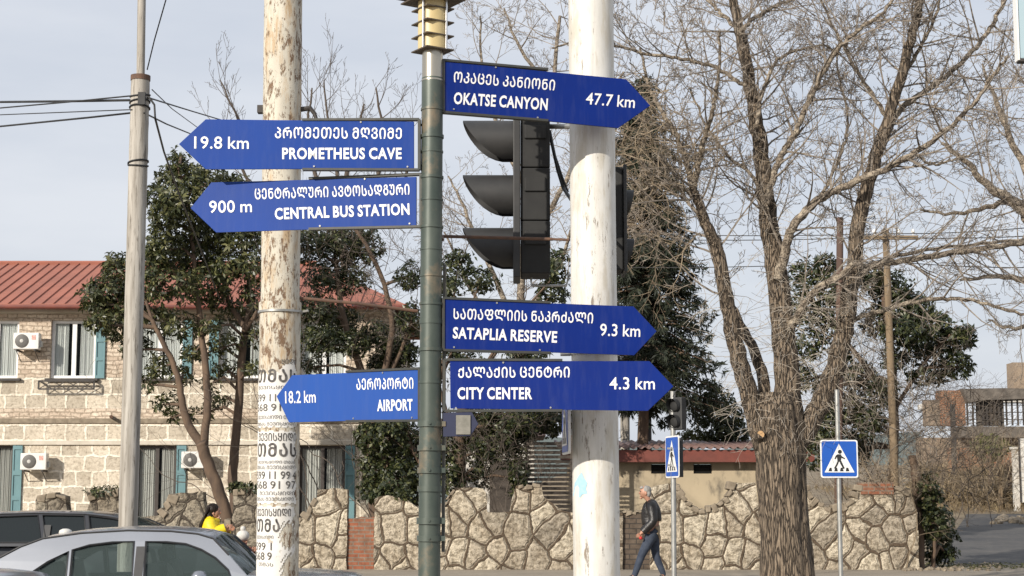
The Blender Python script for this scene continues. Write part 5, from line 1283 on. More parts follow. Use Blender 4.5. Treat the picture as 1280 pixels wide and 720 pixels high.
def limb(mb, pts, Y, dyend, rpx, n=10, sub=5, rng=None, jit=.01):
    """a limb through photo points at distance Y drifting dyend metres in depth; returns 3-D polyline and radii"""
    P = []; m = len(pts) - 1
    for i, (px, py) in enumerate(pts): P.append(at(px, py, Y + dyend * (i / m) ** 1.2))
    Rr = [rpx[0] + (rpx[1] - rpx[0]) * i / m for i in range(m + 1)]
    out, rad = [], []
    def cm(a, b, c, d, t): return ((2 * b) + (c - a) * t + (2 * a - 5 * b + 4 * c - d) * t * t + (3 * b - a - 3 * c + d) * t ** 3) * .5
    for i in range(m):
        a, b, c, d = P[max(0, i - 1)], P[i], P[i + 1], P[min(m, i + 2)]
        for k in range(sub):
            t = k / sub; q = cm(a, b, c, d, t)
            if rng and (i + k): q = q + rv(rng) * jit
            out.append(q); rad.append((Rr[i] + (Rr[i + 1] - Rr[i]) * t) / ppm(Y))
    out.append(P[-1]); rad.append(Rr[-1] / ppm(Y))
    mb.tube(out, rad, n); return out, rad
def sprout(mb, pts, rad, rng, every, L, lvl, t0=.15, side=None, up=.1, kids=5, rmin=.0028, wob=.3, ang=(35, 75), step=.22):
    tot = 0
    for i in range(1, len(pts)):
        if i / len(pts) < t0: continue
        seg = (pts[i] - pts[i - 1]); tot += seg.length
        while tot > every:
            tot -= every * rng.uniform(.7, 1.3)
            d = seg.normalized(); ax = d.cross(rv(rng))
            if ax.length < .05: continue
            nd = Matrix.Rotation(R(rng.uniform(*ang)), 3, ax.normalized()) @ d
            if side is not None: nd = (nd + Vector(side) * .5).normalized()
            grow(mb, pts[i].copy(), nd, L * rng.uniform(.5, 1.2), min(rad[i] * .5, .022) , lvl, rng, up, wob, kids, 4, rmin, step)

# ---- the big bare tree
rng = random.Random(11); YT_ = 26.8
base = at(985, 760, YT_); base.z = .15
big = thing('bare_tree', base, 'big pollarded bare tree with furrowed trunk and many pale twigs right of centre', 'tree')
tm = MB(); n = 64; rings = []
cent = [(984, 752, 44), (984, 738, 38), (984, 715, 35), (983, 690, 33.5), (981, 660, 32.5), (979, 630, 32), (977, 600, 33), (976, 575, 33), (974, 552, 34.5), (972, 530, 35.5), (972, 508, 33), (972, 488, 26)]
def ridge(a, z): return .035 * math.sin(a * 9 + 1.3 * math.sin(z * 2.1)) + .022 * math.sin(a * 17 + 2 * math.sin(z * 3.1 + a)) + .03 * math.sin(a * 3 + .8) + .015 * math.sin(z * 9 + a * 5)
vs = []; rows = 0
for (ax_, ay, ar), (bx, by, br) in zip(cent, cent[1:]):
    for k in range(6):
        t = k / 6; px, py, rr = ax_ + (bx - ax_) * t, ay + (by - ay) * t, (ar + (br - ar) * t) / ppm(YT_); c = at(px, py, YT_); rr *= .92; rows += 1
        for j in range(n):
            a = 2 * PI * j / n; q = rr * (1 + ridge(a, c.z)); vs.append(c + Vector((q * math.cos(a), q * math.sin(a), 0)))
tm.add(vs, [(i * n + j, i * n + (j + 1) % n, (i + 1) * n + (j + 1) % n, (i + 1) * n + j) for i in range(rows - 1) for j in range(n)] + [tuple((rows - 1) * n + j for j in range(n))])
limbs = {}
lm = MB()
def bl(key, pts, dy, r, mbx=None, n=14, Y=YT_, jit=.02):
    limbs[key] = limb(mbx or lm, pts, Y, dy, r, n, 6, rng, jit)
bl('a', [(955, 560), (938, 500), (922, 440), (909, 382), (898, 321), (884, 285), (873, 255), (866, 232)], -.8, (13, 4.5), tm)
bl('b', [(980, 560), (985, 490), (980, 430), (973, 360), (964, 300), (958, 250), (948, 170), (938, 110), (927, 50), (915, -10), (905, -80)], .7, (18, 4.2), tm)
bl('c', [(992, 560), (1012, 530), (1036, 482), (1052, 430), (1060, 385), (1066, 340), (1075, 275), (1092, 205), (1110, 150), (1125, 100), (1141, 40), (1152, -10), (1165, -80)], -.4, (14, 4.2), tm)
bl('a2', [(962, 545), (955, 480), (938, 430), (915, 385)], .5, (9, 5), tm)
bl('d', [(866, 236), (874, 200), (883, 165), (890, 140), (897, 100), (900, 40)], -.9, (4.5, 1.6)); bl('e', [(868, 238), (858, 205), (846, 170), (828, 140), (812, 110), (800, 60)], .3, (4.5, 1.4))
bl('f', [(938, 115), (925, 103), (897, 86), (860, 75), (815, 68), (768, 58), (720, 52), (690, 60)], -.6, (3, 1.2)); bl('g', [(928, 45), (905, 20), (885, 0), (860, -30)], .4, (3, 1.6))
bl('h', [(926, 38), (945, 22), (970, 8), (998, -4)], .8, (3, 1.6))
bl('i', [(958, 255), (966, 222), (980, 190), (995, 165), (1012, 125), (1027, 92), (1045, 65), (1068, 42), (1090, 25), (1112, 6), (1125, -30)], -1.0, (4.5, 1.8))
bl('j', [(972, 350), (981, 318), (990, 286), (1018, 254), (1052, 235), (1106, 212), (1143, 190), (1177, 167), (1210, 137), (1239, 98), (1260, 70)], -1.6, (6.5, 1.6))
bl('k', [(1092, 208), (1118, 147), (1148, 120), (1177, 100), (1205, 76), (1227, 50), (1246, 20), (1260, -14), (1272, -50)], .9, (4.2, 2.2))
bl('l', [(1060, 402), (1092, 391), (1126, 381), (1166, 374), (1200, 374), (1227, 378), (1276, 392), (1310, 402)], -.5, (3.4, 1.6))
bl('m', [(1064, 345), (1095, 332), (1126, 326), (1170, 320), (1220, 312), (1285, 303), (1340, 296)], .7, (4.2, 3.4))
bl('m2', [(1070, 337), (1120, 320), (1180, 309), (1240, 304), (1300, 298)], 1.0, (2.6, 1.8))
bl('o', [(985, 415), (996, 398), (1010, 375), (1030, 355), (1050, 345), (1066, 330)], -.7, (6, 3.5))
bl('p', [(868, 245), (845, 232), (815, 232), (790, 245), (770, 240)], -.3, (2.6, 1.2)); bl('q', [(884, 290), (862, 255), (840, 240), (822, 218)], .6, (2.6, 1.2))
bl('s', [(960, 265), (950, 238), (936, 216), (905, 190), (880, 150), (862, 110)], .6, (3, 1.2)); bl('t', [(945, 160), (955, 110), (972, 75), (1000, 62), (1030, 58), (1052, 68)], .8, (3, 1.1))
bl('u', [(1000, 275), (1030, 240), (1052, 190), (1060, 150), (1050, 100), (1045, 55)], .8, (2.4, 1.1)); bl('v', [(1110, 150), (1085, 110), (1060, 70), (1040, 30), (1020, -10)], .5, (3, 1.4))
bl('x', [(1125, 100), (1150, 60), (1170, 20), (1180, -20)], -.5, (2.8, 1.4)); bl('y', [(1143, 190), (1165, 205), (1190, 200), (1225, 190)], .3, (2, 1))
tm.build('trunk', MAT['barkbig'], big, smooth=True, fix=False)
lm.build('limb', MAT['barklimb'], big, smooth=True, fix=False)
tw = MB()
for key in limbs:
    P, Rr = limbs[key]
    if key in 'abc': sprout(tw, P, Rr, rng, .20, 1.7, 3, .38, None, .14, 5, .0042)
    elif key == 'a2': continue
    elif key in ('m', 'l', 'm2'): sprout(tw, P, Rr, rng, .18, 1.2, 3, .15, None, .12, 4, .0034)
    else: sprout(tw, P, Rr, rng, .165, 1.35, 3, .08, None, .14, 5, .0040)
tw.build('twigs', MAT['twig'], big, fix=False)
# pale suckers hanging round the fork, and the tangle of old shoots to the left
sk_ = MB()
for key in ('a', 'b', 'c', 'a2', 'o'):
    P, Rr = limbs[key]
    for i in range(2, int(len(P) * .55)):
        for k in range(3):
            d = rv(rng); d.y = -abs(d.y); d.z = rng.uniform(-.6, .4); grow(sk_, P[i] + d * Rr[i] * .8, d, rng.uniform(.25, .8), .006, 1, rng, -.25, .5, 3, 3, .0028)
sk_.build('suckers', MAT['twigpale'], big, fix=False)
tg = MB()
for k in range(150):
    c = at(rng.gauss(815, 38), rng.gauss(212, 55), YT_ + rng.uniform(-1.2, 1.4)); d = rv(rng); d.z *= .5
    grow(tg, c, d, rng.uniform(.6, 1.5), .011, 2, rng, -.05, .65, 3, 3, .003, .12)
tg.build('tangled_shoots', MAT['twigtan'], big, fix=False)
mb = MB(); c = at(951, 543, YT_ - .38); M = Matrix.Rotation(R(80), 3, 'X') @ Matrix.Rotation(R(-15), 3, 'Y')
mb.tube([c + Vector((0, .16, -.03)), c], [.09, .066], 20); mb.build('branch_stub', MAT['barkbig'], big, smooth='auto')
mb = MB(); mb.tube([c + Vector((0, .01, 0)), c + Vector((-.002, -.004, 0))], .056, 20); mb.build('cut_face', MAT['cutwood'], big, smooth='auto')

# ---- foliage from small folded leaves set in rosettes
nrng = np.random.default_rng(5)
class Leaves:
    def __init__(self): self.V = []; self.n = 0
    def rosettes(self, C, A, nl, size, width, droop=.35, spread=1.0):
        """C centres (n,3), A shoot axes (n,3)"""
        n = len(C); A = A / (np.linalg.norm(A, axis=1, keepdims=True) + 1e-9)
        for k in range(nl):
            rd = nrng.normal(size=(n, 3)); rd -= A * (rd * A).sum(1, keepdims=True); rd /= (np.linalg.norm(rd, axis=1, keepdims=True) + 1e-9)
            d = rd * spread + A * nrng.uniform(-.1, .9, (n, 1)); d[:, 2] -= droop * nrng.uniform(.2, 1.2, n); d /= np.linalg.norm(d, axis=1, keepdims=True)
            L = size * nrng.uniform(.45, 1.3, (n, 1)); up = np.cross(d, nrng.normal(size=(n, 3))); up /= (np.linalg.norm(up, axis=1, keepdims=True) + 1e-9)
            sidev = np.cross(d, A + .5 * up); sidev /= (np.linalg.norm(sidev, axis=1, keepdims=True) + 1e-9); nm = np.cross(sidev, d)
            p0 = C + d * .02; p2 = C + d * L - nm * L * .12; pm = C + d * L * .52; w_ = width * L / size
            q = np.stack([p0, pm + sidev * w_ + nm * L * .05, p2, pm - sidev * w_ + nm * L * .05], 1); self.V.append(q.reshape(-1, 3))
    def build(self, name, mat, parent):
        V = np.concatenate(self.V); n = len(V) // 4; off = parent_origin(parent)
        V = V - np.array([off.x, off.y, off.z]); me = bpy.data.meshes.new(name)
        me.vertices.add(len(V)); me.vertices.foreach_set('co', V.astype(np.float32).ravel())
        me.loops.add(n * 4); me.loops.foreach_set('vertex_index', np.arange(n * 4, dtype=np.int32))
        me.polygons.add(n); me.polygons.foreach_set('loop_start', np.arange(0, n * 4, 4, dtype=np.int32)); me.polygons.foreach_set('loop_total', np.full(n, 4, dtype=np.int32))
        me.update(); me.validate(); me.materials.append(mat)
        o = bpy.data.objects.new(name, me); COL.objects.link(o); o.parent = parent; return o
def clump(lv, px, py, Y, rx, ry, n, nl, size, width, droop, dy=None, shell=.5, rd=None):
    c = np.array(at(px, py, Y)); a = rx / ppm(Y); b = ry / ppm(Y); d = rd or max(a, b) * .9
    u = nrng.normal(size=(n, 3)); u /= np.linalg.norm(u, axis=1, keepdims=True); r = nrng.uniform(shell ** 3, 1.0, (n, 1)) ** (1 / 3)
    # uneven outline: lobes
    lob = 1 + .22 * np.sin(u[:, :1] * 7 + px) * np.sin(u[:, 2:] * 6 + py) + nrng.normal(scale=.10, size=(n, 1))
    P = c + u * r * lob * np.array([a, d, b]); ax = u + np.array([0, 0, .35]); lv.rosettes(P, ax, nl, size, width, droop); return P
def twig_to(mb, c, pts, rng, k, r0):
    """thin boughs from c to some of the points"""
    c = Vector(c)
    for i in range(k):
        q = Vector(pts[rng.randrange(len(pts))]); m = c.lerp(q, .5) + rv(rng) * (q - c).length * .12; mb.tube([c, m, q], [r0, r0 * .6, r0 * .25], 4, cap=False)

def leafy_tree(name, label, Y, trunks, clumps, mat, size, width, nl=7, dens=1.0, droop=.35, bark='trunkdark', grp=None, seed=1, base_px=None, dyr=.9, shell=.45):
    rng = random.Random(seed); b = at(*trunks[0][0][0], Y); t = thing(name, (b.x, Y, .1), label, 'tree', grp)
    tb = MB(); ends = []
    for pts, r in trunks:
        P, _ = limb(tb, pts, Y, rng.uniform(-.3, .3), r, 10, 5, rng, .015); ends += P[len(P) // 3:]
    lv = Leaves()
    for cl in clumps:
        px, py, rx, ry, n = cl[:5]; dy = rng.uniform(-dyr, dyr); Yc = Y + dy; P = clump(lv, px, py, Yc, rx, ry, int(n * dens), nl, size, width, droop, shell=shell)
        c = at(px, py + ry * .3, Yc); e = min(ends, key=lambda q: (q - c).length + max(0, q.z - c.z) * 2)
        m = e.lerp(c, .5) + Vector((0, 0, .15)) + rv(rng) * .15; tb.tube([e, m, c], [.045, .035, .02], 6, cap=False); twig_to(tb, c, P, rng, max(6, int(n / 14)), .014)
    tb.build('trunk', MAT[bark], t, smooth=True, fix=False); lv.build('crown', MAT[mat], t); return t

# evergreen pair in front of the stone building
leafy_tree('evergreen_tree', 'tall conical evergreen with a forked trunk in front of the stone building', 39.5,
    [([(286, 700), (284, 650), (272, 610), (258, 575), (251, 553)], (8, 7)), ([(252, 556), (238, 535), (228, 505), (222, 470), (205, 430), (190, 400)], (6, 2.5)), ([(255, 558), (259, 510), (257, 460), (251, 410), (246, 360), (240, 300), (230, 240), (222, 205)], (5.5, 1.5))],
    [(262, 226, 30, 20, 130), (292, 240, 28, 22, 120), (306, 268, 24, 22, 110), (194, 248, 14, 18, 70), (240, 218, 22, 14, 90), (222, 205, 12, 18, 60), (217, 225, 20, 20, 110), (228, 250, 32, 24, 170), (205, 268, 22, 20, 120), (245, 280, 34, 26, 190), (205, 305, 24, 26, 150), (232, 318, 40, 28, 240), (268, 300, 30, 34, 170), (185, 330, 22, 24, 120), (150, 335, 26, 22, 140), (138, 365, 28, 24, 170), (118, 372, 20, 20, 90), (165, 372, 26, 24, 140), (215, 355, 40, 22, 200),
     (255, 350, 36, 26, 180), (150, 405, 30, 18, 120), (125, 402, 16, 14, 60), (195, 395, 26, 20, 80), (170, 432, 22, 16, 70), (200, 455, 20, 16, 50), (228, 408, 24, 18, 65), (185, 478, 14, 10, 26), (208, 502, 18, 12, 32), (225, 470, 16, 14, 35), (240, 440, 14, 12, 30), (215, 520, 10, 8, 14)],
    'leafmid', .175, .026, 8, .78, .45, seed=21)
leafy_tree('evergreen_tree', 'slender evergreen right of the forked one, crown beside the poster pole', 40.2,
    [([(294, 700), (293, 620), (291, 588), (297, 520), (302, 450), (307, 410)], (7, 4.5)), ([(307, 412), (290, 385), (272, 355), (262, 330)], (4, 1.5)), ([(306, 415), (312, 370), (306, 320), (300, 290)], (4, 1.5)), ([(307, 412), (325, 385), (340, 350)], (3.5, 1.5))],
    [(300, 300, 26, 22, 130), (318, 330, 24, 22, 130), (285, 335, 22, 20, 110), (318, 285, 18, 18, 80), (275, 375, 20, 14, 60), (318, 372, 22, 20, 80), (300, 395, 24, 14, 60), (262, 405, 16, 12, 36), (280, 430, 20, 14, 44), (255, 440, 14, 10, 24), (322, 420, 16, 14, 36), (285, 462, 20, 12, 36), (262, 478, 12, 9, 18), (315, 460, 12, 10, 20), (275, 500, 14, 9, 20), (250, 515, 18, 9, 24)],
    'leafmid', .175, .026, 8, .78, .45, seed=22)
# dark bushy evergreens behind the signpost
leafy_tree('evergreen_tree', 'dark bushy evergreen filling the gap behind the CENTRAL BUS STATION sign', 41.5,
    [([(470, 720), (468, 640), (462, 560), (455, 480), (430, 400), (420, 330)], (8, 3)), ([(462, 560), (480, 470), (490, 400), (470, 330), (440, 280)], (5, 2)), ([(462, 520), (500, 440), (520, 380)], (4, 1.5))],
    [(390, 305, 26, 22, 90), (425, 300, 28, 24, 90), (455, 310, 26, 24, 70), (405, 345, 30, 22, 80), (395, 385, 28, 20, 80), (440, 350, 26, 20, 50), (425, 400, 26, 20, 70), (400, 425, 28, 18, 90), (440, 430, 22, 16, 60), (470, 420, 22, 20, 60), (500, 440, 24, 18, 90), (480, 455, 22, 14, 70), (512, 400, 18, 24, 50), (390, 455, 16, 12, 20), (512, 345, 18, 18, 40)],
    'leafdark', .135, .023, 7, 2.9, .4, seed=23)
leafy_tree('evergreen_bush', 'dense dark round bush between the AIRPORT sign and the low brick infill', 39.6,
    [([(490, 700), (488, 640), (486, 580)], (5, 3)), ([(552, 600), (530, 580), (512, 555), (505, 530), (503, 505)], (5, 3.5))],
    [(462, 545, 18, 22, 130), (488, 540, 28, 26, 240), (512, 560, 24, 30, 220), (470, 580, 22, 26, 200), (498, 600, 28, 26, 240), (520, 610, 22, 24, 160), (462, 612, 14, 14, 70), (480, 620, 18, 14, 80)],
    'leafdark', .13, .028, 8, 1.0, .35, seed=24)
leafy_tree('evergreen_thicket_tree', 'dark evergreen with a bare straight trunk under the small navy board', 40.3,
    [([(574, 700), (575, 640), (574, 590), (575, 545), (580, 500)], (9, 7)), ([(575, 560), (560, 520), (548, 480)], (4, 2))],
    [(600, 530, 40, 24, 220), (640, 525, 38, 24, 220), (560, 560, 26, 30, 120), (615, 560, 34, 22, 150), (640, 545, 30, 20, 140), (690, 525, 30, 20, 140), (560, 600, 20, 26, 90), (600, 590, 16, 18, 50), (648, 590, 12, 30, 70), (620, 480, 40, 20, 150), (680, 490, 34, 22, 150), (585, 470, 26, 22, 90), (572, 330, 20, 20, 60), (560, 360, 18, 16, 50), (600, 350, 24, 14, 60), (696, 335, 18, 24, 70), (690, 365, 22, 14, 60), (575, 440, 24, 14, 60), (655, 440, 30, 12, 60)],
    'leafdark', .14, .028, 7, 1.7, .4, seed=25)
# bare undergrowth in front of that thicket
def bare_bush(name, label, Y, cx, cy, sx, sy, n, L, mat, seed, up=.1, r=.010, lvl=2, wob=.4, base=None, cat='bush'):
    rng = random.Random(seed); b = base or at(cx, cy + sy, Y); t = thing(name, (b.x, Y, .1), label, cat); mb = MB()
    for k in range(n):
        c = at(rng.gauss(cx, sx), rng.gauss(cy, sy), Y + rng.uniform(-1, 1)); d = rv(rng); d.z = abs(d.z) * .8 if up > 0 else d.z * .6
        grow(mb, c, d, L * rng.uniform(.5, 1.2), r, lvl, rng, up, wob, 4, 3, .0035, .15)
    for k in range(max(3, n // 12)):
        q = at(rng.gauss(cx, sx), rng.gauss(cy, sy * .6), Y); s0 = Vector((b.x + (q.x - b.x) * .7, Y + rng.uniform(-.4, .4), .1)); grow(mb, s0, (q - s0).normalized(), (q - s0).length * 1.1, .022, 2, rng, .1, .5, 5, 4, .0035, .2)
    mb.build('stems', MAT[mat], t, fix=False); return t
bare_bush('bare_bush', 'tangle of bare vine stems under CITY CENTER beside the slatted screen', 39.0, 620, 545, 35, 34, 90, 1.1, 'twigdark', 31, .05)
bare_bush('bare_bush', 'thin bare branches tangled in front of the dark evergreen below CENTRAL BUS STATION', 40.8, 455, 345, 48, 55, 95, 1.4, 'twigdark', 32, .1)
# bare background trees
def bare_tree(name, label, Y, trunk, spread, mat, seed, every=.3, L=2.2, lvl=3, up=.2, rmin=.004, bark='twigdark', wob=.25, kids=5):
    rng = random.Random(seed); b = at(*trunk[0][0][0], Y); t = thing(name, (b.x, Y, .1), label, 'tree'); tb = MB(); tw = MB()
    for pts, r, dy in trunk:
        P, Rr = limb(tb, pts, Y, dy, r, 8, 5, rng, .03); sprout(tw, P, Rr, rng, every, L, lvl, .3, None, up, kids, rmin, wob)
    tb.build('trunk', MAT[bark], t, smooth=True, fix=False); tw.build('twigs', MAT[mat], t, fix=False); return t
bare_tree('bare_tree', 'bare tree with fine upright twigs rising above the PROMETHEUS CAVE sign', 56,
    [([(430, 700), (432, 520), (430, 360), (428, 260), (440, 190), (455, 130)], (7, 1.2), .5), ([(430, 330), (400, 240), (385, 170), (390, 110)], (4, 1), 1), ([(430, 340), (465, 250), (478, 180), (470, 110)], (4, 1), -1), ([(428, 300), (360, 240), (310, 170), (275, 100)], (4, .8), .6), ([(430, 330), (500, 240), (515, 150)], (4, .8), .6), ([(428, 260), (415, 180), (405, 100)], (3, .8), .6), ([(428, 270), (330, 250), (285, 175), (262, 150)], (3, .8), -.6)],
    None, 'twigdark', 41, .55, 2.0, 2, .55, .006, wob=.16, kids=4)
bare_tree('bare_tree', 'bare tree spreading thin branches behind the traffic light and white pole', 45,
    [([(640, 760), (645, 560), (650, 420), (655, 300), (665, 200), (690, 110), (700, 20)], (7, 2), .5), ([(650, 420), (610, 330), (580, 260), (560, 220)], (4, 1), .6), ([(655, 320), (700, 240), (740, 160), (780, 90)], (4, 1.5), .5), ([(660, 240), (625, 170), (605, 90), (600, 20)], (3.5, 1), .3), ([(650, 400), (700, 330), (720, 260)], (4, 1.2), -.5), ([(690, 110), (650, 60), (630, 10)], (3, 1), .2), ([(650, 430), (600, 380), (570, 320), (555, 290)], (3, 1), .3)],
    None, 'twig', 42, .36, 1.7, 3, .1, .0045, 'barklimb')
bare_tree('bare_tree', 'bare tree leaning in from beyond the right edge of the photo', 33,
    [([(1345, 760), (1340, 600), (1330, 450), (1310, 330), (1285, 270), (1262, 250), (1235, 232), (1210, 205), (1177, 179)], (15, 2), -.5), ([(1310, 330), (1290, 230), (1262, 170), (1242, 120), (1228, 80)], (7, 1.4), .5), ([(1300, 300), (1320, 200), (1300, 120), (1290, 60)], (7, 2), .8), ([(1320, 380), (1280, 350), (1240, 345), (1200, 350)], (6, 1.4), .3), ([(1262, 250), (1225, 262), (1190, 268), (1150, 262)], (4, 1.2), .6), ([(1320, 390), (1270, 410), (1235, 400)], (4, 1), .6)],
    None, 'twig', 43, .26, 1.5, 3, .12, .0036, 'barklimb')
# evergreens on the right, behind the big tree
leafy_tree('evergreen_tree', 'broad glossy evergreen spreading to the right behind the big bare tree', 38.6,
    [([(1108, 720), (1112, 620), (1118, 560), (1117, 480), (1112, 420), (1105, 370), (1100, 330)], (6, 3.5)), ([(1114, 520), (1150, 460), (1175, 430)], (3, 1.5)), ([(1114, 500), (1060, 430), (1020, 380), (1000, 350)], (4, 1.5))],
    [(1010, 345, 26, 22, 60), (1040, 360, 26, 24, 75), (1000, 385, 24, 24, 65), (1035, 400, 26, 24, 70), (1085, 345, 22, 18, 55), (1110, 360, 28, 20, 100), (1140, 385, 28, 20, 110), (1165, 405, 26, 18, 100), (1190, 425, 24, 16, 90), (1205, 420, 16, 12, 50), (1130, 415, 30, 18, 110), (1100, 400, 22, 20, 80), (1160, 440, 26, 16, 80), (1195, 455, 20, 14, 60), (1120, 450, 20, 14, 45), (1010, 430, 22, 20, 55), (1050, 440, 16, 16, 40), (1000, 470, 18, 18, 50), (1150, 470, 16, 10, 26), (1032, 330, 14, 12, 30), (1178, 470, 14, 9, 22), (1030, 480, 16, 16, 30), (1020, 560, 18, 24, 60), (1072, 470, 24, 20, 70), (1060, 510, 26, 22, 90), (1035, 530, 22, 24, 90), (1070, 560, 22, 26, 90), (1100, 490, 22, 18, 60), (1085, 525, 20, 18, 60)],
    'leafdark', .16, .026, 7, 1.55, .35, seed=26)
leafy_tree('evergreen_tree', 'small dark evergreen showing over the shed roof left of the big bare tree', 46,
    [([(898, 720), (898, 600), (897, 540), (896, 500)], (3, 1.5))],
    [(896, 502, 22, 18, 110), (915, 525, 16, 18, 90), (880, 520, 14, 14, 60), (900, 540, 24, 14, 110), (885, 485, 10, 10, 30), (925, 545, 12, 12, 50)], 'leafdark', .16, .03, 7, 1.0, .35, seed=27)
leafy_tree('yellow_green_bush', 'sunlit yellow green bush peeping over the shed roof beside the pedestrian light', 47,
    [([(866, 720), (866, 600), (864, 560)], (3, 1.5))], [(866, 545, 16, 10, 90), (885, 550, 10, 6, 40)], 'olive', .12, .03, 7, 1.0, .2, seed=28)
# dark drooping conifer behind the white pole
rng = random.Random(7); YCF = 44.0; b = at(800, 720, YCF); cf = thing('conifer_tree', (b.x, YCF, .1), 'tall dark drooping conifer standing just right of the white pole', 'tree')
tb = MB(); lv = Leaves(); P, Rr = limb(tb, [(800, 720), (803, 560), (806, 450), (806, 330), (802, 220), (800, 100)], YCF, 0, (8.5, 1.5), 12, 6, rng, .01)
for i in range(400):
    py = 95 + 410 * rng.random() ** .8; w_ = 12 + (py - 95) * .17 + rng.uniform(-6, 14); a = rng.uniform(0, 2 * PI); o = at(803, py, YCF); tip = o + Vector((math.cos(a) * w_ / ppm(YCF) * 1.25, math.sin(a) * w_ / ppm(YCF), -.25 - rng.uniform(0, .35)))
    if tip.x < o.x - 1.4: continue
    mid = o.lerp(tip, .5) + Vector((0, 0, .18)); tb.tube([o, mid, tip], [.035, .02, .006], 5, cap=False)
    m = 26; ts = nrng.uniform(.25, 1, m); oo, mm, tt = (np.array(q) for q in (o, mid, tip)); C = ((1 - ts) ** 2)[:, None] * oo + (2 * ts * (1 - ts))[:, None] * mm + (ts ** 2)[:, None] * tt
    C += nrng.normal(scale=(.09, .09, .06), size=(m, 3)); ax = np.tile(np.array(tip - o), (m, 1)) + nrng.normal(scale=.3, size=(m, 3)); lv.rosettes(C, ax, 7, .21, .02, 1.0, .8)
tb.build('trunk', MAT['trunkdark'], cf, smooth=True, fix=False); lv.build('crown', MAT['needles'], cf)
# thicket and shrub at the wall's right end
bare_bush('bare_bush', 'brown thicket of bare twigs above the right end of the rubble wall', 38.2, 1110, 540, 42, 36, 150, 1.3, 'twig', 33, .12)
bare_bush('bare_bush', 'brown bare scrub standing behind the facing crossing sign', 38.5, 1090, 470, 40, 40, 60, 1.4, 'twigdark', 34, .12)
t = leafy_tree('leafy_shrub', 'dark glossy shrub at the foot of the wall end beside the side street', 37.6,
    [([(1166, 720), (1168, 680), (1170, 640)], (3, 2)), ([(1150, 720), (1148, 660), (1145, 600), (1140, 570)], (7, 5))],
    [(1165, 628, 16, 16, 60), (1172, 650, 18, 18, 80), (1160, 665, 16, 18, 70), (1178, 672, 18, 16, 75), (1170, 690, 20, 12, 60), (1185, 692, 12, 10, 36), (1155, 640, 10, 14, 36), (1160, 605, 12, 14, 26)],
    'leafdark', .13, .032, 7, 1.0, .35, seed=29)
bare_bush('ivy', 'bare creeper stems over the top of the brick capped wall end', 37.1, 1112, 600, 26, 10, 34, .7, 'twigtan', 35, .02)

bare_bush('bare_bush', 'far bare thicket on the slope in front of the ruined building', 62, 1190, 555, 34, 38, 130, 2.4, 'twigdark', 36, .12, .016)
bare_bush('bare_bush', 'brown bare scrub along the far side of the side street', 74, 1230, 600, 40, 16, 130, 2.2, 'twigtan', 37, .12, .016)
# ================================================================= WOODEN POLES AND RIGHT-HAND BACKGROUND
YU = 36.0
def wpole(px0, top, px1, label, mat, cross=None):
    A, B_ = at(px0, top, YU + 1.5), at(px1, 640, YU + 1.5); d = A - B_; g = B_ - d * ((B_.z - .1) / d.z); t = thing('wooden_pole', g, label, 'pole', 'wooden utility poles')
    mb = MB(); mb.tube([g.lerp(A, k / 12) for k in range(13)], [.095 - .02 * k / 12 for k in range(13)], 14); mb.build('pole', MAT[mat], t, smooth='auto')
    if cross:
        c = at(px0, cross, YU + 1.38); mb = MB(); mb.box(c, (1.45, .09, .09)); mb.build('crossarm', MAT['polewoodpale'], t, bevel=.01)
        for dx_ in (-.6, -.25, .3, .62):
            mb = MB(); mb.lathe(c + Vector((dx_, 0, .045)), [(.012, 0), (.012, .06), (.04, .07), (.045, .11), (.025, .15)], 10); mb.build('insulator', MAT['rswhite'], t, smooth='auto')
    return t
wpole(1050, 272, 1048, 'dark reddish wooden pole rising beside the right stem of the big tree', 'polewood')
wpole(1107, 287, 1120, 'pale wooden pole with a crossarm, further right among the twigs', 'polewoodpale', 297)
for i, (y0, y1, y2, lb) in enumerate(((289, 292, 280, 'upper thin wire running across behind the big tree to the crossarm'), (296, 296, 292, 'lower thin wire running across behind the big tree to the crossarm'), (332, 326, 334, 'lone thin wire crossing lower behind the stems of the big tree'))):
    cable([(770, y0 + 2, YU + 5), (1107, y1, YU + 1.3), (1330, y2, YU - 3)], lb, .010, 12, .06, group='wires behind the big tree')
# dark post and white pipe standing behind the shed
mb = MB(); q = at(807, 500, 47); mb.tube([(q.x, 47, 0), q], .16, 12); tag(mb.build('chimney_pipe', MAT['iron'], smooth='auto'), 'thick dark post rising behind the shed roof', 'post')
mb = MB(); q = at(781, 505, 46.8); mb.tube([(q.x, 46.8, 0), q], .13, 14); tag(mb.build('concrete_post', MAT['concrete'], smooth='auto'), 'pale concrete post behind the shed, touching the white pole outline', 'post')
for px in (800, 872, 918, 934):
    mb = MB(); q = at(px, 500 if px > 850 else 535, 49); mb.tube([(q.x, 49, 0), q], .035, 8); tag(mb.build('fence_post', MAT['steel'], smooth='auto'), 'thin grey post behind the shed roof', 'post', 'thin grey posts behind the shed')
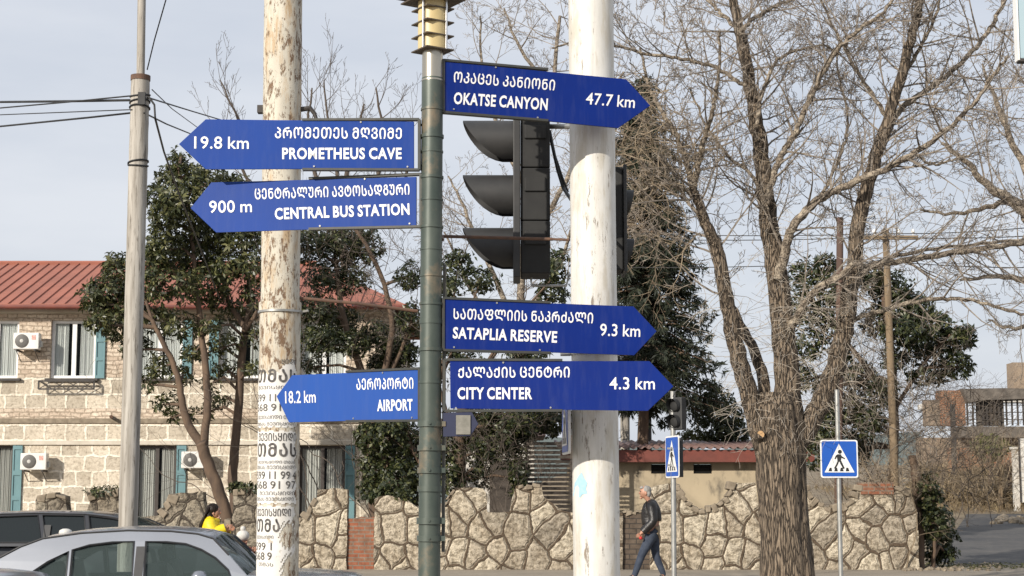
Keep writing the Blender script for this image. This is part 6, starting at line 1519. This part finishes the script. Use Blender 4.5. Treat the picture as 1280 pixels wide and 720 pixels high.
# ruined building
YRU = 92.0
U = lambda px, py, dy=0: at(px, py, YRU + dy)
ru = thing('ruined_building', (U(1240, 600).x, YRU, ground_z(26, YRU)), 'half ruined building with orange brick walls and a sagging concrete roof slab', 'building')
gz = 2.0
def slab(nm, a, b, y0, y1, dep, mat, par, dy=0):
    m = MB(); p, q = U(a, y1, dy), U(b, y0, dy); z0 = p.z; m.box2((p.x, YRU + dy, z0), (q.x, YRU + dy + dep, q.z)); return m.build(nm, MAT[mat], par)
slab('brick_pier', 1176, 1206, 488, 532, 1.0, 'brickorange', ru)
slab('wall', 1158, 1176, 500, 532, .8, 'brickpale', ru, .1)
slab('lower_wall', 1150, 1400, 547, 640, .5, 'brickpale', ru, 1.2)
slab('orange_wall', 1187, 1300, 560, 590, .5, 'brickorange', ru, .6)
slab('floor_slab', 1203, 1400, 533, 547, 1.6, 'slabconc', ru, -.2)
mb = MB()
P0 = [U(1203, 486, -.6), U(1255, 485, -.6), U(1330, 487, -.6), U(1420, 486, -.6), U(1420, 495, -.6), U(1300, 498, -.6), U(1230, 500, -.6), U(1210, 503, -.6)]
mb.prism(P0, 1.8); mb.build('roof_slab', MAT['slabconc'], ru)
for px in (1226, 1253, 1306):
    m = MB(); p, q = U(px - 2.5, 534), U(px + 2.5, 497); m.box2((p.x, YRU + .2, p.z), (q.x, YRU + .5, q.z)); m.build('column', MAT['slabconc'], ru)
m = MB()
for px in range(1209, 1420, 7):
    if 1222 < px < 1252: continue
    p, q = U(px - .5, 532), U(px + .5, 500); m.box2((p.x, YRU - .05, p.z), (q.x, YRU, q.z))
for py in (506, 515, 524): p, q = U(1207, py), U(1420, py + 1); m.box2((p.x, YRU - .1, q.z), (q.x, YRU - .052, p.z))
m.build('railing', MAT['iron'], ru)
for px in range(1228, 1252, 5):
    m = MB(); p, q = U(px, 532), U(px + 1.6, 498); m.box2((p.x, YRU, p.z), (q.x, YRU + .1, q.z)); m.build('shutter_bar', MAT['iron'], ru)
m = MB(); m.box2((U(1228, 532).x, YRU + .6, U(1228, 532).z), (U(1254, 500).x, YRU + .7, U(1254, 500).z)); m.build('dark_opening', MAT['room'], ru)
# glassy block behind
YGL = 120
gb = thing('white_office_block', (at(1240, 620, YGL).x, YGL, 4), 'pale blue white block seen through the railing of the ruin', 'building')
m = MB(); p, q = at(1195, 580, YGL), at(1440, 503, YGL); m.box2((p.x, YGL, 2), (q.x, YGL + 10, q.z)); m.build('wall', MAT['farglass'], gb)
m = MB(); m.box2((p.x - .2, YGL - .2, q.z + .01), (q.x, YGL + 10, q.z + .4)); m.build('roof_edge', MAT['whitewash'], gb)
# tall block far away
YFB = 230
fb = thing('apartment_block', (at(1290, 500, YFB).x, YFB, 6), 'distant pale apartment block at the right edge of the photo', 'building')
p, q = at(1270, 560, YFB), at(1360, 453, YFB); hl = []
for i in range(5):
    for j in range(5):
        xa, za = at(1272.5 + i * 8.5, 0, YFB).x, at(1266, 466 + j * 9.5, YFB).z; hl.append([(xa, YFB, za), (xa + .55, YFB, za), (xa + .55, YFB, za + .6), (xa, YFB, za + .6)])
m = MB(); m.holed([(p.x, YFB, 4), (q.x, YFB, 4), (q.x, YFB, q.z), (p.x, YFB, q.z)], hl, .4); m.box2((p.x, YFB + .401, 4), (q.x, YFB + 3, q.z)); m.build('wall', MAT['brickpale'], fb)
# scrubby slope
def mound(name, label, Y, cx, cy, rx, ry, n, mats, seed, cat='bush'):
    c = at(cx, cy, Y); t = thing(name, (c.x, Y, ground_z(c.x, Y)), label, cat); lv = Leaves()
    for k in range(3): clump(lv, cx + (k - 1) * rx * .4, cy + abs(k - 1) * ry * .2, Y + k * .4, rx * .7, ry, n, 6, .5, .02, -.5, shell=.3)
    lv.build('stems', MAT[mats], t)
    rng = random.Random(seed); mb = MB()
    for k in range(60):
        d = rv(rng); d.z = abs(d.z); grow(mb, at(cx + rng.uniform(-rx, rx) * .9, cy + rng.uniform(0, ry), Y), d, 1.2, .016, 1, rng, .1, .4, 4, 3, .006)
    mb.build('twigs', MAT['twig'], t, fix=False)
mound('dry_bush', 'big rounded brown bush on the slope under the ruin', 78, 1206, 618, 28, 24, 260, 'dry', 51)
mound('dry_bush', 'brown scrub at the street edge below the white gate post', 76, 1258, 622, 26, 12, 200, 'dry', 52)
mound('dry_bush', 'brown scrub left of the rounded bush beyond the shrub', 80, 1165, 606, 26, 24, 220, 'dry', 53)
mound('dry_bush', 'scrub on the slope high against the pale block wall', 86, 1245, 596, 36, 14, 160, 'dry', 54)
leafy_tree('small_tree', 'small green tree standing before the orange brick wall of the ruin', 84,
    [([(1238, 625), (1237, 600), (1238, 570), (1236, 555)], (2, 1.2))], [(1236, 553, 17, 8, 60), (1228, 560, 12, 7, 36), (1250, 560, 10, 7, 30), (1238, 566, 14, 8, 36)], 'olive', .32, .07, 7, 1.0, .3, seed=30)
m = MB(); lv = Leaves(); gx = at(1225, 640, 72)

n = 5000; X = nrng.uniform(16, 48, n); Yy = nrng.uniform(72, 90, n); Z = np.array([ground_z(a, b) for a, b in zip(X, Yy)]); C = np.stack([X, Yy, Z], 1)
lv.rosettes(C, np.tile(np.array([0, 0, 1.0]), (n, 1)), 5, .42, .012, -.6, .45)

root_dummy = bpy.data.objects.new('r', None)
o = lv.build('dry_grass', MAT['dry'], root_dummy); o.parent = None; bpy.data.objects.remove(root_dummy); tag(o, kind='stuff')
# posts on the slope
def spost(px, y0, y1, wpx, Y, label, mat, top=False):
    m = MB(); p, q = at(px - wpx / 2, y1, Y), at(px + wpx / 2, y0, Y); m.box2((p.x, Y, min(p.z, ground_z(p.x, Y)) - .05), (q.x, Y + (q.x - p.x), q.z))
    if top: m.box2((p.x - .06, Y - .06, q.z + .002), (q.x + .06, Y + (q.x - p.x) + .06, q.z + .12))
    tag(m.build('gate_post' if top else 'fence_post', MAT[mat], bevel=.01), label, 'post')
spost(1271, 562, 634, 4.5, 74, 'white gate post beside the pale panel at the right edge', 'whitewash', True)
spost(1250.5, 570, 630, 2.6, 75, 'pale slim post on the slope left of the white gate post', 'polewoodpale')
spost(1262, 575, 622, 1.5, 76, 'thin leaning stake between the two pale posts', 'polewood')
spost(1193, 505, 612, 2.0, 79, 'thin dark pole rising in front of the orange brick pier', 'iron')
gt = thing('white_gate', (at(1277, 620, 73.5).x, 73.5, .9), 'white gate panel cut by the right edge of the photo', 'gate')
m = MB(); p, q = at(1276, 628, 73.5), at(1330, 548, 73.5); m.box2((p.x, 73.5, p.z), (q.x, 73.56, q.z)); m.build('panel', MAT['whitewash'], gt)
m = MB(); m.box2((p.x - .03, 73.44, p.z), (p.x + .03, 73.496, q.z + .05)); m.build('frame', MAT['iron'], gt)
# rubble heap and stones at the wall foot, dirt verge
rng = random.Random(9)
mb = MB()
def stone(mb, c, s):
    bm = bmesh.new(); bmesh.ops.create_icosphere(bm, subdivisions=1, radius=1); k = [rng.uniform(.6, 1.2) for _ in range(3)]
    vs = [Vector(c) + Vector((v.co.x * k[0], v.co.y * k[1], v.co.z * k[2] * .7)) * s * rng.uniform(.8, 1.15) for v in bm.verts]; fs = [tuple(v.index for v in f.verts) for f in bm.faces]; bm.free(); mb.add(vs, fs)
for k in range(420):
    p = at(rng.uniform(1120, 1285), rng.gauss(706, 8), rng.uniform(36, 43)); y = rng.uniform(36.2, 43.5); x = at(rng.uniform(1130, 1250), 700, y).x
    stone(mb, (x, y, (.15 if y < 39.5 else ground_z(x, y)) + .01), rng.uniform(.02, .085))
tag(mb.build('rubble_gravel', MAT['capstone'], fix=False), kind='stuff')
mb = MB()
for k in range(40):
    y = rng.gauss(66, 1.2); x = at(rng.uniform(1240, 1330), 660, y).x; stone(mb, (x, y, ground_z(x, y) + .08), rng.uniform(.1, .28))
tag(mb.build('rubble_heap', MAT['capstone'], fix=False), kind='stuff')
lv = Leaves(); n = 900; X = nrng.uniform(9.6, 13.5, n); Yy = nrng.uniform(37, 43.5, n); Z = np.where(Yy < 39.5, .15, np.array([ground_z(a, b) for a, b in zip(X, Yy)])); root_dummy = bpy.data.objects.new('r', None)
lv.rosettes(np.stack([X, Yy, Z + .01], 1), np.tile(np.array([0, 0, 1.0]), (n, 1)), 4, .09, .018, .2, 1.0); o = lv.build('weeds', MAT['olive'], root_dummy); o.parent = None; bpy.data.objects.remove(root_dummy); tag(o, kind='stuff')
# ivy tufts on the broken wall stubs on the left
for px, py, rx, lb in ((130, 614, 22, 'tuft of dark ivy on the wall stub left of the concrete pole'), (296, 610, 10, 'tuft of dark ivy on the wall end behind the woman in yellow'), (318, 610, 16, 'tuft of dark ivy beside the poster pole on the wall top'), (505, 618, 12, 'tuft of leaves on the wall top beside the low brick infill')):
    t = thing('ivy_tuft', at(px, py + 4, 37.1), lb, 'ivy'); lv = Leaves(); clump(lv, px, py, 37.1, rx, 6, 70, 6, .10, .02, .2, shell=.1); lv.build('leaves', MAT['leafdark'], t)
# pale panel high at the right edge
YPN = 10.2
t = thing('advertising_panel', at(1276, 76, YPN), 'pale blue advertising panel edge cut by the top right corner of the photo', 'sign')
m = MB(); p, q = at(1274.5, 73, YPN), at(1400, -60, YPN); m.box2((p.x, YPN, p.z), (q.x, YPN + .05, q.z)); m.build('panel', MAT['bluepanel'], t, bevel=.005)
m = MB(); m.box2((p.x - .012, YPN - .01, p.z - .012), (p.x - .001, YPN + .06, q.z)); m.build('side_trim', MAT['rswhite'], t)
m = MB(); m.box2((p.x - .0, YPN - .01, p.z - .02), (q.x, YPN + .06, p.z - .002)); m.build('bottom_trim', MAT['iron'], t)
m = MB(); xq = at(1340, 76, YPN).x; m.tube([(xq, YPN + .1, .12), (xq, YPN + .1, p.z)], .07, 16); m.build('post', MAT['steel'], t, smooth='auto')
